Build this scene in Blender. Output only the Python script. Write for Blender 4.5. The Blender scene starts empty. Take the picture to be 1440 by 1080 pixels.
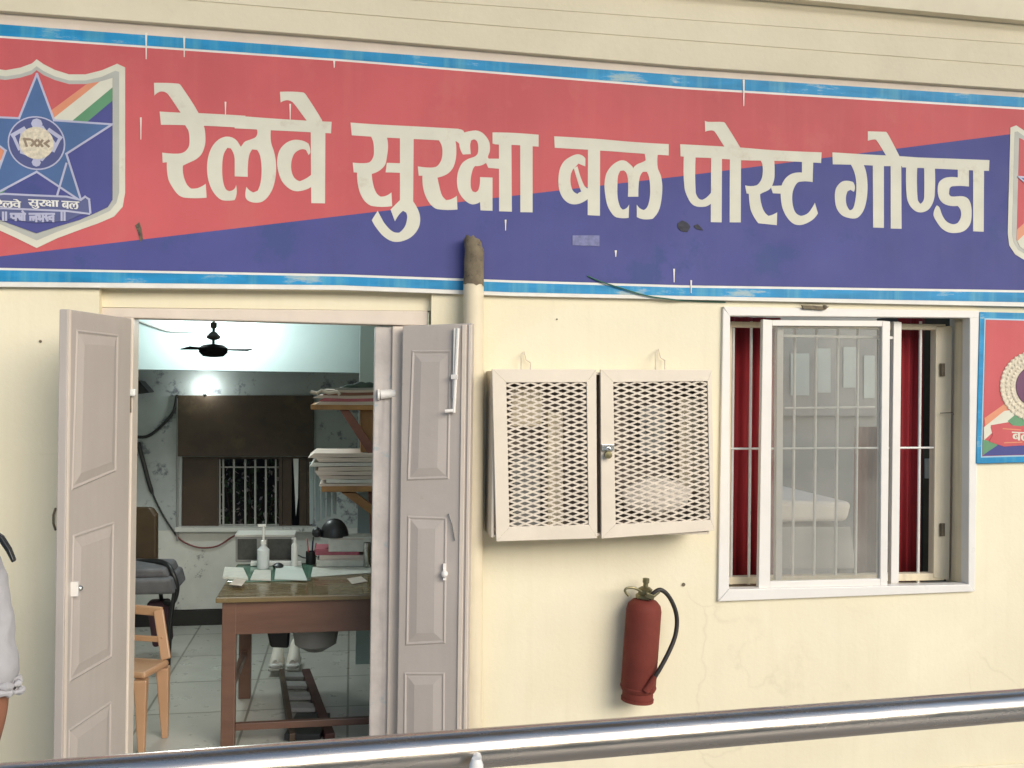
import bpy, bmesh, math, random
from mathutils import Vector, Matrix
from mathutils.geometry import delaunay_2d_cdt, tessellate_polygon
random.seed(7)
R = math.radians
scene = bpy.context.scene
COL = scene.collection

# ------------------------------------------------------------------ camera
F = 1300.0; CX, CY = 720.0, 540.0
CAM = Vector((0, -4.3, 1.87))
YAW, ROLL = R(9.8), 0.014
_r = Vector((math.cos(YAW), -math.sin(YAW), 0)); _f = Vector((math.sin(YAW), math.cos(YAW), 0)); _u = Vector((0, 0, 1))
XC = _r*math.cos(ROLL) + _u*math.sin(ROLL)
YC = _u*math.cos(ROLL) - _r*math.sin(ROLL)
cam_d = bpy.data.cameras.new('camera'); cam = bpy.data.objects.new('camera', cam_d); COL.objects.link(cam)
m = Matrix.Identity(4)
for i in range(3):
    m[i][0] = XC[i]; m[i][1] = YC[i]; m[i][2] = -_f[i]; m[i][3] = CAM[i]
cam.matrix_world = m
cam_d.sensor_width = 36; cam_d.lens = 36*F/1440; cam_d.clip_start = .05; cam_d.clip_end = 500
scene.camera = cam

# photo measurements -> real places (a picture position seen on a known plane)
def ray(x, y): return XC*((x-CX)/F) - YC*((y-CY)/F) + _f
def PY(x, y, Y=0.0):
    d = ray(x, y); return CAM + d*((Y-CAM.y)/d.y)
def PZ(x, y, Z=0.0):
    d = ray(x, y); return CAM + d*((Z-CAM.z)/d.z)
def PD(x, y, dist): return CAM + ray(x, y)*dist
def PV(x, y, h, d2):                       # vertical plane through h along horizontal direction d2
    n = Vector((d2.y, -d2.x, 0)); d = ray(x, y)
    return CAM + d*((h-CAM).dot(n)/d.dot(n))

# ------------------------------------------------------------------ materials
def mat(name, col, rough=.6, metal=0, var=.12, scale=4, bump=0, bscale=60, spots=None, spot_scale=9, spot_thr=.62, streak=None, streak_amt=.5, spec=.5, coat=0, stretch=(1,1,1)):
    m = bpy.data.materials.new(name); m.use_nodes = True
    nt = m.node_tree; N = nt.nodes; L = nt.links
    b = N['Principled BSDF']
    b.inputs['Roughness'].default_value = rough; b.inputs['Metallic'].default_value = metal
    b.inputs['Specular IOR Level'].default_value = spec
    if coat: b.inputs['Coat Weight'].default_value = coat
    tc = N.new('ShaderNodeTexCoord'); mp = N.new('ShaderNodeMapping'); L.new(tc.outputs['Object'], mp.inputs['Vector'])
    mp.inputs['Scale'].default_value = stretch
    V = mp.outputs['Vector']
    def noise(sc, det=6, rgh=.6):
        n = N.new('ShaderNodeTexNoise'); n.inputs['Scale'].default_value = sc; n.inputs['Detail'].default_value = det
        n.inputs['Roughness'].default_value = rgh; L.new(V, n.inputs['Vector']); return n.outputs['Fac']
    def ramp(fac, lo, hi, c0=(0,0,0,1), c1=(1,1,1,1)):
        r = N.new('ShaderNodeValToRGB'); r.color_ramp.elements[0].position = lo; r.color_ramp.elements[1].position = hi
        r.color_ramp.elements[0].color = c0; r.color_ramp.elements[1].color = c1; L.new(fac, r.inputs['Fac']); return r.outputs['Color']
    def mix(fac, a, c, mode='MIX'):
        x = N.new('ShaderNodeMixRGB'); x.blend_type = mode
        for inp, v in ((x.inputs[0], fac), (x.inputs[1], a), (x.inputs[2], c)):
            if isinstance(v, (int, float)): inp.default_value = v
            elif isinstance(v, tuple): inp.default_value = v if len(v) == 4 else (*v, 1)
            else: L.new(v, inp)
        return x.outputs[0]
    lo = tuple(max(0, c*(1-var)) for c in col); hi = tuple(min(1, c*(1+var)) for c in col)
    c = mix(ramp(noise(scale), .3, .7), lo, hi)
    if spots: c = mix(ramp(noise(spot_scale, 8, .7), spot_thr, spot_thr+.08), c, spots)
    if streak:
        mp2 = N.new('ShaderNodeMapping'); mp2.inputs['Scale'].default_value = (1, 1, .06); L.new(tc.outputs['Object'], mp2.inputs['Vector'])
        n = N.new('ShaderNodeTexNoise'); n.inputs['Scale'].default_value = 22; n.inputs['Detail'].default_value = 5; L.new(mp2.outputs[0], n.inputs['Vector'])
        f = ramp(n.outputs['Fac'], .48, .72)
        f = mix(1.0, f, (streak_amt,)*3, 'MULTIPLY')
        c = mix(f, c, streak)
    L.new(c, b.inputs['Base Color'])
    L.new(ramp(noise(scale*3), .2, .8, (max(0,rough-.08),)*3+(1,), (min(1,rough+.1),)*3+(1,)), b.inputs['Roughness'])
    if bump:
        bp = N.new('ShaderNodeBump'); bp.inputs['Strength'].default_value = bump; bp.inputs['Distance'].default_value = .01
        L.new(noise(bscale, 5), bp.inputs['Height']); L.new(bp.outputs[0], b.inputs['Normal'])
    return m
def emit(name, col, s):
    m = bpy.data.materials.new(name); m.use_nodes = True; b = m.node_tree.nodes['Principled BSDF']
    b.inputs['Base Color'].default_value = (.8,.8,.8,1); b.inputs['Emission Color'].default_value = (*col, 1); b.inputs['Emission Strength'].default_value = s
    return m
def glassmat(name, tint=(.975,.985,.975), haze=.17, hazecol=(.68,.65,.58)):
    m = bpy.data.materials.new(name); m.use_nodes = True; nt = m.node_tree; N = nt.nodes; L = nt.links
    for n in list(N): N.remove(n)
    o = N.new('ShaderNodeOutputMaterial'); t = N.new('ShaderNodeBsdfTransparent'); t.inputs[0].default_value = (*tint, 1)
    g = N.new('ShaderNodeBsdfGlossy'); g.inputs['Roughness'].default_value = .03
    d = N.new('ShaderNodeBsdfDiffuse')
    tc = N.new('ShaderNodeTexCoord'); ns = N.new('ShaderNodeTexNoise'); ns.inputs['Scale'].default_value = 3; ns.inputs['Detail'].default_value = 6
    L.new(tc.outputs['Object'], ns.inputs['Vector'])
    d.inputs[0].default_value = (*hazecol, 1)  # pale diffuse layer paints in the milky reflection on the pane
    fr = N.new('ShaderNodeFresnel'); fr.inputs['IOR'].default_value = 1.55
    mr = N.new('ShaderNodeMapRange'); mr.inputs['From Min'].default_value = .3; mr.inputs['From Max'].default_value = .7
    mr.inputs['To Min'].default_value = haze*.6; mr.inputs['To Max'].default_value = haze*1.3; L.new(ns.outputs['Fac'], mr.inputs['Value'])
    a = N.new('ShaderNodeMixShader'); L.new(mr.outputs[0], a.inputs[0]); L.new(t.outputs[0], a.inputs[1]); L.new(d.outputs[0], a.inputs[2])
    mx = N.new('ShaderNodeMath'); mx.operation = 'MULTIPLY_ADD'; mx.inputs[1].default_value = .8; mx.inputs[2].default_value = .02; L.new(fr.outputs[0], mx.inputs[0])
    c = N.new('ShaderNodeMixShader'); L.new(mx.outputs[0], c.inputs[0]); L.new(a.outputs[0], c.inputs[1]); L.new(g.outputs[0], c.inputs[2])
    L.new(c.outputs[0], o.inputs[0]); return m

WALLC = (.755, .69, .51)
M = dict(
 plaster = mat('cream_plaster', WALLC, .75, var=.06, scale=1.1, bump=.12, bscale=45, spots=(.52,.46,.32), spot_scale=3.2, spot_thr=.69, streak=(.66,.585,.41), streak_amt=.18),
 cornice = mat('cornice_plaster', (.69,.615,.455), .8, var=.05, scale=2, bump=.15, bscale=30, spots=(.54,.47,.35), spot_scale=4, spot_thr=.66),
 door = mat('grey_pink_paint', (.45,.40,.36), .5, var=.06, scale=2.2, bump=.12, bscale=22, spots=(.36,.31,.265), spot_scale=10, spot_thr=.675, streak=(.40,.35,.31), streak_amt=.35),
 frame = mat('door_frame_paint', (.66,.57,.48), .5, var=.06, scale=6, bump=.1, bscale=40, spots=(.42,.36,.29), spot_scale=18, spot_thr=.67),
 jamb = mat('worn_jamb_paint', (.48,.435,.40), .55, var=.15, scale=8, bump=.15, bscale=30, streak=(.24,.21,.22), streak_amt=.8, spots=(.3,.38,.4), spot_scale=7, spot_thr=.58),
 red = mat('sign_red', (.53,.105,.112), .6, spec=.25, var=.10, scale=1.6, spots=(.53,.12,.12), spot_scale=2.2, spot_thr=.55, streak=(.60,.17,.15), streak_amt=.15),
 blue = mat('sign_blue', (.076,.080,.245), .6, spec=.2, var=.10, scale=2.0, spots=(.058,.078,.22), spot_scale=2.5, spot_thr=.55, streak=(.10,.10,.25), streak_amt=.15),
 cyan = mat('sign_cyan', (.015,.24,.48), .5, spec=.3, var=.25, scale=4, spots=(.33,.44,.46), spot_scale=4, spot_thr=.57, streak=(.13,.40,.48), streak_amt=.5, stretch=(.7,1,3)),
 signwhite = mat('sign_white', (.72,.70,.64), .5, var=.08, scale=8, spots=(.45,.52,.52), spot_scale=9, spot_thr=.68),
 letter = mat('letter_cream', (.62,.60,.49), .6, var=.06, scale=6, spots=(.55,.50,.40), spot_scale=5, spot_thr=.6),
 drip = mat('paint_drip_white', (.72,.68,.60), .5, var=.1),
 alu = mat('white_aluminium', (.74,.71,.66), .32, var=.04, scale=5, spots=(.55,.52,.46), spot_scale=12, spot_thr=.72),
 grille = mat('grille_paint', (.78,.76,.71), .45, var=.08, scale=20),
 cabinet = mat('cabinet_paint', (.68,.60,.49), .45, var=.06, scale=5, bump=.06, bscale=30, spots=(.50,.43,.33), spot_scale=15, spot_thr=.68),
 cabin = mat('cabinet_inside', (.24,.20,.165), .8, var=.25, scale=7),
 meshm = mat('mesh_paint', (.62,.54,.44), .5, var=.15, scale=25),
 dark = mat('dark_stuff', (.02,.018,.016), .6, var=.3),
 black = mat('black_plastic', (.012,.013,.014), .4, var=.3),
 steel = mat('polished_steel', (.56,.50,.43), .25, metal=1, var=.12, scale=16, stretch=(.06,1,1), bump=.06, bscale=30),
 chrome = mat('dull_chrome', (.6,.6,.58), .25, metal=1, var=.1),
 extred = mat('extinguisher_red', (.16,.034,.024), .78, spec=.25, var=.15, scale=8, spots=(.11,.025,.018), spot_scale=16, spot_thr=.66),
 brass = mat('valve_brass', (.20,.18,.10), .42, metal=.8, var=.3, scale=30),
 rubber = mat('black_rubber', (.018,.014,.012), .5, var=.2),
 pvc = mat('painted_pipe', (.68,.59,.42), .5, var=.06, scale=6, bump=.05, streak=(.52,.46,.34), streak_amt=.4),
 rust = mat('rusty_stub', (.17,.135,.085), .8, var=.3, scale=18, bump=.4, bscale=60, spots=(.06,.05,.045), spot_scale=22, spot_thr=.56),
 inwall = mat('inner_wall_blue', (.40,.43,.42), .7, var=.16, scale=2.5, spots=(.15,.16,.18), spot_scale=7, spot_thr=.55),
 inwall2 = mat('inner_wall_clean', (.34,.42,.42), .65, var=.06, scale=2),
 marble = mat('stained_tile', (.58,.58,.54), .35, var=.1, scale=4, spots=(.09,.085,.085), spot_scale=9, spot_thr=.605),
 darkwood = mat('dark_brown_board', (.055,.034,.02), .5, var=.3, scale=5, spots=(.085,.06,.03), spot_scale=3, spot_thr=.55),
 desk = mat('desk_wood', (.125,.063,.04), .38, var=.2, scale=6, stretch=(.3,1,2), coat=.3),
 desktop = mat('desk_top_wood', (.16,.115,.05), .25, var=.2, scale=4, stretch=(.3,2,1), coat=.4),
 shelfwood = mat('shelf_wood', (.33,.17,.06), .55, var=.25, scale=8),
 redwood = mat('red_bracket_wood', (.20,.075,.05), .5, var=.2, scale=8),
 paper = mat('file_paper', (.56,.48,.42), .8, var=.25, scale=20, stretch=(.2,.2,6)),
 whitepaper = mat('white_paper', (.55,.55,.50), .7, var=.1, scale=20),
 pink = mat('pink_ledger', (.38,.10,.13), .6, var=.25, scale=14),
 tan = mat('tan_plastic', (.40,.235,.135), .42, var=.08, scale=4),
 brownrex = mat('brown_leatherette', (.05,.03,.012), .45, var=.25, scale=6),
 greycloth = mat('grey_cushion', (.11,.11,.12), .7, var=.3, scale=8),
 white = mat('white_glazed', (.72,.72,.68), .3, var=.05),
 curtain = mat('maroon_curtain', (.34,.018,.024), .75, var=.25, scale=10, stretch=(6,6,.3)),
 brown = mat('brown_curtain', (.24,.13,.09), .75, var=.15, scale=10, stretch=(5,5,.3)),
 reveal = mat('window_reveal_paint', (.76,.66,.48), .6, var=.06, scale=5, streak=(.40,.35,.27), streak_amt=.4),
 pageg = mat('pale_sheet', (.55,.60,.56), .8, var=.06),
 greyroom = mat('grey_room_wall', (.30,.30,.28), .7, var=.1, scale=3),
 platform = mat('platform_stone', (.46,.43,.38), .6, var=.15, scale=2, bump=.1),
 roofm = mat('canopy_underside', (.36,.32,.26), .8, var=.15),
 skin = mat('brown_skin', (.24,.095,.05), .5, var=.1, scale=9),
 shirt = mat('white_shirt', (.39,.375,.375), .85, var=.10, scale=7, bump=.5, bscale=14),
 khaki = mat('khaki_trousers', (.20,.14,.08), .8, var=.1),
 hair = mat('black_hair', (.012,.01,.009), .5, var=.3),
 leaf = mat('leaf_green', (.05,.09,.035), .6, var=.4, scale=10),
 petal = mat('pale_leaf', (.5,.42,.42), .6, var=.3, scale=10),
 wire = mat('dark_wire', (.02,.02,.02), .5),
 greenwire = mat('green_wire', (.03,.12,.08), .5),
 mattgrey = mat('pale_grey_base', (.42,.41,.38), .6, var=.08),
 sheet = mat('white_bedsheet', (.86,.80,.71), .8, var=.05, bump=.2, bscale=12),
 steelgrey = mat('grey_steel_desk', (.26,.26,.25), .45, var=.1),
 saffron = mat('sign_saffron', (.62,.24,.13), .5, var=.1), 
 green = mat('sign_green', (.10,.26,.13), .5, var=.12),
 starblue = mat('star_blue', (.06,.12,.27), .5, var=.12),
 emblemline = mat('emblem_line', (.42,.42,.55), .5, var=.1),
 wreath = mat('wreath_cream', (.62,.55,.42), .6, var=.25, scale=60, bump=.3, bscale=90),
 glass = glassmat('window_glass'),
 deskglass = mat('green_glass_sheet', (.10,.20,.15), .12, var=.1, spec=.8),
 lamp = emit('lamp_glow', (.9,1,.95), 14),
 tubel = emit('tube_glow', (.9,1,.97), 10),
 clear = mat('clear_plastic', (.62,.66,.66), .15, var=.1),
)
# tiled floor
def tilemat(name, a, b, g, scale):
    m = mat(name, a, .3, var=.08, scale=3, spots=(a[0]*.6,a[1]*.6,a[2]*.58), spot_scale=4, spot_thr=.64); nt = m.node_tree; N = nt.nodes; L = nt.links
    bs = N['Principled BSDF']; old = bs.inputs['Base Color'].links[0].from_socket
    br = N.new('ShaderNodeTexBrick'); br.offset = 0; br.inputs['Scale'].default_value = scale; br.inputs['Mortar Size'].default_value = .012
    br.inputs['Brick Width'].default_value = 1; br.inputs['Row Height'].default_value = 1
    br.inputs['Color1'].default_value = (1,1,1,1); br.inputs['Color2'].default_value = (.9,.9,.9,1); br.inputs['Mortar'].default_value = (*g, 1)
    tc = N.new('ShaderNodeTexCoord'); L.new(tc.outputs['Object'], br.inputs['Vector'])
    mx = N.new('ShaderNodeMixRGB'); mx.blend_type = 'MULTIPLY'; mx.inputs[0].default_value = 1
    L.new(old, mx.inputs[1]); L.new(br.outputs['Color'], mx.inputs[2]); L.new(mx.outputs[0], bs.inputs['Base Color']); return m
def age(m, patch, crack):
    nt = m.node_tree; N = nt.nodes; L = nt.links; bs = N['Principled BSDF']; old = bs.inputs['Base Color'].links[0].from_socket
    tc = N.new('ShaderNodeTexCoord')
    n1 = N.new('ShaderNodeTexNoise'); n1.inputs['Scale'].default_value = .9; n1.inputs['Detail'].default_value = 9; n1.inputs['Roughness'].default_value = .65; n1.inputs['Distortion'].default_value = .6; L.new(tc.outputs['Object'], n1.inputs['Vector'])
    r1 = N.new('ShaderNodeValToRGB'); r1.color_ramp.elements[0].position = .50; r1.color_ramp.elements[1].position = .56; r1.color_ramp.elements[0].color = (0,0,0,1); r1.color_ramp.elements[1].color = (.35,.35,.35,1); L.new(n1.outputs['Fac'], r1.inputs['Fac'])
    m1 = N.new('ShaderNodeMixRGB'); L.new(r1.outputs[0], m1.inputs[0]); L.new(old, m1.inputs[1]); m1.inputs[2].default_value = (*patch, 1)
    n2 = N.new('ShaderNodeTexNoise'); n2.inputs['Scale'].default_value = 5; n2.inputs['Detail'].default_value = 4; L.new(tc.outputs['Object'], n2.inputs['Vector'])
    mxv = N.new('ShaderNodeMixRGB'); mxv.inputs[0].default_value = .12; L.new(tc.outputs['Object'], mxv.inputs[1]); L.new(n2.outputs['Color'], mxv.inputs[2])
    vo = N.new('ShaderNodeTexVoronoi'); vo.feature = 'DISTANCE_TO_EDGE'; vo.inputs['Scale'].default_value = 1.1; L.new(mxv.outputs[0], vo.inputs['Vector'])
    r2 = N.new('ShaderNodeValToRGB'); r2.color_ramp.elements[0].position = 0; r2.color_ramp.elements[1].position = .006; r2.color_ramp.elements[0].color = (1,1,1,1); r2.color_ramp.elements[1].color = (0,0,0,1); L.new(vo.outputs['Distance'], r2.inputs['Fac'])
    r3 = N.new('ShaderNodeValToRGB'); r3.color_ramp.elements[0].position = .54; r3.color_ramp.elements[1].position = .62; L.new(n1.outputs['Fac'], r3.inputs['Fac'])
    mm = N.new('ShaderNodeMixRGB'); mm.blend_type = 'MULTIPLY'; mm.inputs[0].default_value = 1; L.new(r2.outputs[0], mm.inputs[1]); L.new(r3.outputs[0], mm.inputs[2])
    sc = N.new('ShaderNodeMixRGB'); sc.blend_type = 'MULTIPLY'; sc.inputs[0].default_value = 1; L.new(mm.outputs[0], sc.inputs[1]); sc.inputs[2].default_value = (.16,.16,.16,1)
    m2 = N.new('ShaderNodeMixRGB'); L.new(sc.outputs[0], m2.inputs[0]); L.new(m1.outputs[0], m2.inputs[1]); m2.inputs[2].default_value = (*crack, 1)
    L.new(m2.outputs[0], bs.inputs['Base Color'])
age(M['plaster'], (.735,.655,.455), (.38,.32,.22)); age(M['cornice'], (.64,.565,.41), (.34,.29,.21)); age(M['door'], (.425,.37,.325), (.42,.37,.33))
M['tiles'] = tilemat('floor_tiles', (.48,.475,.43), None, (.45,.45,.42), 1.8)
M['paving'] = tilemat('platform_paving', (.46,.43,.38), None, (.5,.48,.45), 2.2)

# ------------------------------------------------------------------ mesh building
class MB:
    def __init__(s): s.v = []; s.f = []
    def add(s, vs, fs):
        o = len(s.v); s.v += [Vector(v) for v in vs]; s.f += [tuple(i+o for i in f) for f in fs]; return s
    def prism(s, pts, ext):                        # pts planar polygon (list of Vector), extruded by ext
        n = len(pts); ext = Vector(ext)
        tris = tessellate_polygon([[Vector(p) for p in pts]])
        vs = list(pts) + [Vector(p)+ext for p in pts]
        fs = []
        if n == 4: fs += [(0,1,2,3), (7,6,5,4)]
        else:
            for t in tris: fs.append(tuple(t)); fs.append(tuple(i+n for i in reversed(t)))
        for i in range(n): j = (i+1) % n; fs.append((i, i+n, j+n, j))
        return s.add(vs, fs)
    def box(s, x0, x1, y0, y1, z0, z1):
        return s.prism([Vector((x0,y0,z0)), Vector((x1,y0,z0)), Vector((x1,y0,z1)), Vector((x0,y0,z1))], (0,y1-y0,0))
    def px(s, poly, Y, t): return s.prism([PY(x, y, Y) for x, y in poly], (0, t, 0))
    def rect(s, x0, y0, x1, y1, Y, t): return s.px([(x0,y0),(x1,y0),(x1,y1),(x0,y1)], Y, t)
    def bar(s, a, b, w, h):                        # box bar from a to b, width w (horizontal), height h
        a = Vector(a); b = Vector(b); d = (b-a).normalized(); up = Vector((0,0,1)) if abs(d.z) < .9 else Vector((0,1,0))
        sx = d.cross(up).normalized(); sy = sx.cross(d).normalized()
        q = [a - sx*w/2 - sy*h/2, a + sx*w/2 - sy*h/2, a + sx*w/2 + sy*h/2, a - sx*w/2 + sy*h/2]
        return s.prism(q, b-a)
    def tube(s, pts, r, n=10, caps=True):
        pts = [Vector(p) for p in pts]; k = len(pts); rs = r if isinstance(r, (list, tuple)) else [r]*k
        o = len(s.v); prev = None
        for i, p in enumerate(pts):
            d = (pts[min(i+1,k-1)] - pts[max(i-1,0)]).normalized()
            if prev is None:
                up = Vector((0,0,1)) if abs(d.z) < .9 else Vector((1,0,0)); a = d.cross(up).normalized()
            else: a = (prev - d*prev.dot(d)).normalized()
            prev = a; b = d.cross(a)
            for j in range(n):
                t = 2*math.pi*j/n; s.v.append(p + (a*math.cos(t) + b*math.sin(t))*rs[i])
        for i in range(k-1):
            for j in range(n):
                q = (j+1) % n; s.f.append((o+i*n+j, o+i*n+q, o+(i+1)*n+q, o+(i+1)*n+j))
        if caps: s.f.append(tuple(o+j for j in reversed(range(n)))); s.f.append(tuple(o+(k-1)*n+j for j in range(n)))
        return s
    def lathe(s, prof, base, axis=(0,0,1), n=28):  # prof: (radius, height) list
        axis = Vector(axis).normalized(); base = Vector(base)
        up = Vector((0,0,1)) if abs(axis.z) < .9 else Vector((1,0,0)); a = axis.cross(up).normalized(); b = axis.cross(a); o = len(s.v)
        for r, h in prof:
            for j in range(n): s.v.append(base + axis*h + (a*math.cos(2*math.pi*j/n) + b*math.sin(2*math.pi*j/n))*max(r, 1e-4))
        for i in range(len(prof)-1):
            for j in range(n): s.f.append((o+i*n+j, o+i*n+(j+1)%n, o+(i+1)*n+(j+1)%n, o+(i+1)*n+j))
        s.f.append(tuple(o+j for j in reversed(range(n)))); s.f.append(tuple(o+(len(prof)-1)*n+j for j in range(n)))
        return s
    def ball(s, c, r, n=12, sc=(1,1,1)):
        o = len(s.v); c = Vector(c)
        for i in range(n+1):
            t = math.pi*i/n
            for j in range(2*n):
                p = math.pi*j/n; s.v.append(c + Vector((r*sc[0]*math.sin(t)*math.cos(p), r*sc[1]*math.sin(t)*math.sin(p), r*sc[2]*math.cos(t))))
        for i in range(n):
            for j in range(2*n):
                q = (j+1) % (2*n); s.f.append((o+i*2*n+j, o+(i+1)*2*n+j, o+(i+1)*2*n+q, o+i*2*n+q))
        return s
    def torus(s, c, Rr, r, nx=(1,0,0), ny=(0,0,1), n=32, k=10, a0=0, a1=2*math.pi):
        c = Vector(c); nx = Vector(nx); ny = Vector(ny)
        full = abs(a1-a0-2*math.pi) < 1e-6
        pts = [c + (nx*math.cos(a0+(a1-a0)*i/n) + ny*math.sin(a0+(a1-a0)*i/n))*Rr for i in range(n+1)]
        return s.tube(pts, r, k, caps=not full)
    def flat(s, polys, Y, t=.0012):                # union of picture polygons on plane Y, thin painted layer of thickness t
        vs = []; faces = []
        for p in polys:
            q = [PY(x, y, Y) for x, y in p]; a = sum(q[i].x*q[(i+1)%len(q)].z - q[(i+1)%len(q)].x*q[i].z for i in range(len(q)))
            if a < 0: q.reverse()
            faces.append(list(range(len(vs), len(vs)+len(q)))); vs += [Vector((w.x, w.z)) for w in q]
        return s.flatw(vs, faces, Y, t)
    def flatw(s, vs, faces, Y, t):
        v2, e2, f2, _, _, of = delaunay_2d_cdt(vs, [], faces, 1, 1e-6)
        f2 = [f for f, g in zip(f2, of) if g]
        n = len(v2); o = len(s.v)
        s.v += [Vector((v.x, Y, v.y)) for v in v2] + [Vector((v.x, Y+t, v.y)) for v in v2]
        cnt = {}
        for f in f2:
            s.f.append(tuple(o+i for i in f))
            for a in range(len(f)):
                e = (f[a], f[(a+1) % len(f)]); cnt[e] = 1
        for (a, b) in cnt:
            if (b, a) not in cnt: s.f.append((o+a, o+a+n, o+b+n, o+b))
        return s
def rootloc(p):
    while p.parent: p = p.parent
    return p.location.copy()
def obj(name, mb, m, parent=None, bevel=0, smooth=False, label=None, base=None, kind=None, seg=2):
    off = rootloc(parent) if parent else Vector(base if base else (0,0,0))
    me = bpy.data.meshes.new(name); me.from_pydata([tuple(v-off) for v in mb.v], [], mb.f); me.validate(); me.update()
    bm = bmesh.new(); bm.from_mesh(me); bmesh.ops.recalc_face_normals(bm, faces=bm.faces); bm.to_mesh(me); bm.free()
    me.materials.append(M[m] if isinstance(m, str) else m)
    o = bpy.data.objects.new(name, me); COL.objects.link(o)
    if parent: o.parent = parent
    else: o.location = off
    if bevel:
        b = o.modifiers.new('bevel', 'BEVEL'); b.width = bevel; b.segments = seg; b.limit_method = 'ANGLE'; b.angle_limit = R(40)
    if smooth:
        for p in me.polygons: p.use_smooth = True
        me.set_sharp_from_angle(angle=R(40))
    if label: o['label'] = label
    if kind: o['kind'] = kind
    return o
def thing(name, label, cat, base, group=None):
    o = bpy.data.objects.new(name, None); COL.objects.link(o); o.location = Vector(base); o.empty_display_size = .1
    o['label'] = label; o['category'] = cat
    if group: o['group'] = group
    return o
def solo(name, mb, m, label, cat, base=None, group=None, **k):
    if base is None:
        z = min(v.z for v in mb.v); n = len(mb.v); base = (sum(v.x for v in mb.v)/n, sum(v.y for v in mb.v)/n, z)
    o = obj(name, mb, m, None, base=base, label=label, **k); o['category'] = cat
    if group: o['group'] = group
    return o
def lerp_line(pts, x):
    if x <= pts[0][0]: i = 0
    elif x >= pts[-1][0]: i = len(pts)-2
    else: i = max(k for k in range(len(pts)-1) if pts[k][0] <= x)
    (x0,y0),(x1,y1) = pts[i], pts[i+1]; return y0 + (y1-y0)*(x-x0)/(x1-x0)
XS = [-260, -120, 0, 240, 480, 720, 960, 1200, 1440, 1560, 1700, 1850]
def band(l0, l1, xs=XS): return [(x, lerp_line(l0, x)) for x in xs] + [(x, lerp_line(l1, x)) for x in reversed(xs)]
def catmull(pts, n=8):
    P = [Vector(p) for p in pts]; P = [P[0]*2-P[1]] + P + [P[-1]*2-P[-2]]; out = []
    for i in range(1, len(P)-2):
        for k in range(n):
            t = k/n; a, b, c, d = P[i-1:i+3]
            out.append(.5*((2*b) + (c-a)*t + (2*a-5*b+4*c-d)*t*t + (-a+3*b-3*c+d)*t**3))
    out.append(P[-2]); return out

# ------------------------------------------------------------------ ground
GZ = -.15
def struct(name, mb, m): return obj(name, mb, m, None, kind='structure')
struct('platform_ground', MB().box(-40, 40, -7.0, -0.004, GZ-.3, GZ), 'paving')
struct('ground', MB().box(-300, 300, -300, 300, -1.4, -1.2), 'platform')
WX0, WX1 = PY(-260, 500).x, PY(1850, 500).x
struct('office_floor', MB().box(-2.6, 5.6, .002, 4.2, -.12, 0.0), 'tiles')

# ------------------------------------------------------------------ building
bld = thing('police_post_building', 'cream plastered station building with open grey double door and white framed window', 'building', (0, 0, 0))
DO = [(140,405),(607,410),(607,1150),(140,1150)]
WO = [(1022,437),(1374,440),(1368,830),(1018,836)]
dop = [PY(x, y, 0) for x, y in DO]; dop[2].z = dop[3].z = 0
dop[3].x = dop[0].x; dop[2].x = dop[1].x
wop = [PY(x, y, 0) for x, y in WO]
TOPZ = 4.2
def wallmesh():
    mb = MB(); T = .22
    # outer boundary goes round the door opening (it reaches the floor)
    outer = [Vector((WX0,0,-.3)), Vector((dop[3].x,0,-.3)), dop[0], dop[1], Vector((dop[2].x,0,-.3)), Vector((WX1,0,-.3)), Vector((WX1,0,TOPZ)), Vector((WX0,0,TOPZ))]
    loops = [outer, list(reversed(wop))]
    tris = tessellate_polygon(loops); flat = [p for l in loops for p in l]
    o = len(mb.v); n = len(flat); mb.v += [p.copy() for p in flat] + [p + Vector((0,T,0)) for p in flat]
    for t in tris: mb.f.append(tuple(o+i for i in t)); mb.f.append(tuple(o+n+i for i in reversed(t)))
    k = 0
    for l in loops:
        for i in range(len(l)):
            a, b = k+i, k+(i+1) % len(l); mb.f.append((o+a, o+b, o+b+n, o+a+n))
        k += len(l)
    return mb
obj('front_wall', wallmesh(), 'plaster', bld)
pz = PY(1400, 1077, -.02).z
pl = MB(); pl.box(dop[2].x+.25, WX1, -.02, -.001, -.3, pz)
obj('plinth', pl, 'plaster', bld, bevel=.006)
# cornice: stepped fascias growing outward
E1 = [(0,15),(480,52),(960,93),(1440,126)]
E2 = [(0,-22),(720,38),(1440,93)]
E3 = [(0,-40),(720,10),(1440,62)]
E4 = [(0,-101),(1100,-3),(1440,29)]
for k, (E, Y, nm) in enumerate(((E1,-.055,'cornice'),(E2,-.0585,'cornice'),(E3,-.0615,'cornice'),(E4,-.11,'cornice'))):
    up = [(x, y-160+k*3) for x, y in E]
    mb = MB(); b = band(E, up)
    n = len(XS)
    pts = [PY(x, y, Y) for x, y in b]
    for i in range(n-1):
        q = [pts[i], pts[i+1], pts[2*n-2-i], pts[2*n-1-i]]
        vs = q + [p + Vector((0, .055 if k == 0 else .06, 0)) for p in q]
        mb.add(vs, [(0,1,2,3),(4,7,6,5),(0,4,5,1),(3,2,6,7)])
    bm_o = obj(nm, mb, 'cornice', bld, bevel=.003, seg=3)
# crack under the top fascia
mb = MB(); 
ck = [(x, lerp_line(E4, x)) for x in range(760, 1560, 20)]
mb.tube([PY(x, y+1.2+random.uniform(-.6,.6), -.0625) for x, y in ck], [.003+.004*random.random() for _ in ck], 6)
obj('crack', mb, 'dark', bld)
# thin pale strip between the cornice and the sign
STR = [(x, y+1) for x, y in E1]; 
CT = [(0,34),(480,70),(960,106),(1440,137)]
mb = MB(); mb.flat([band([(x, y-5) for x, y in STR], CT)], -.026, .026); obj('plaster_strip', mb, 'frame', bld)

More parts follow.
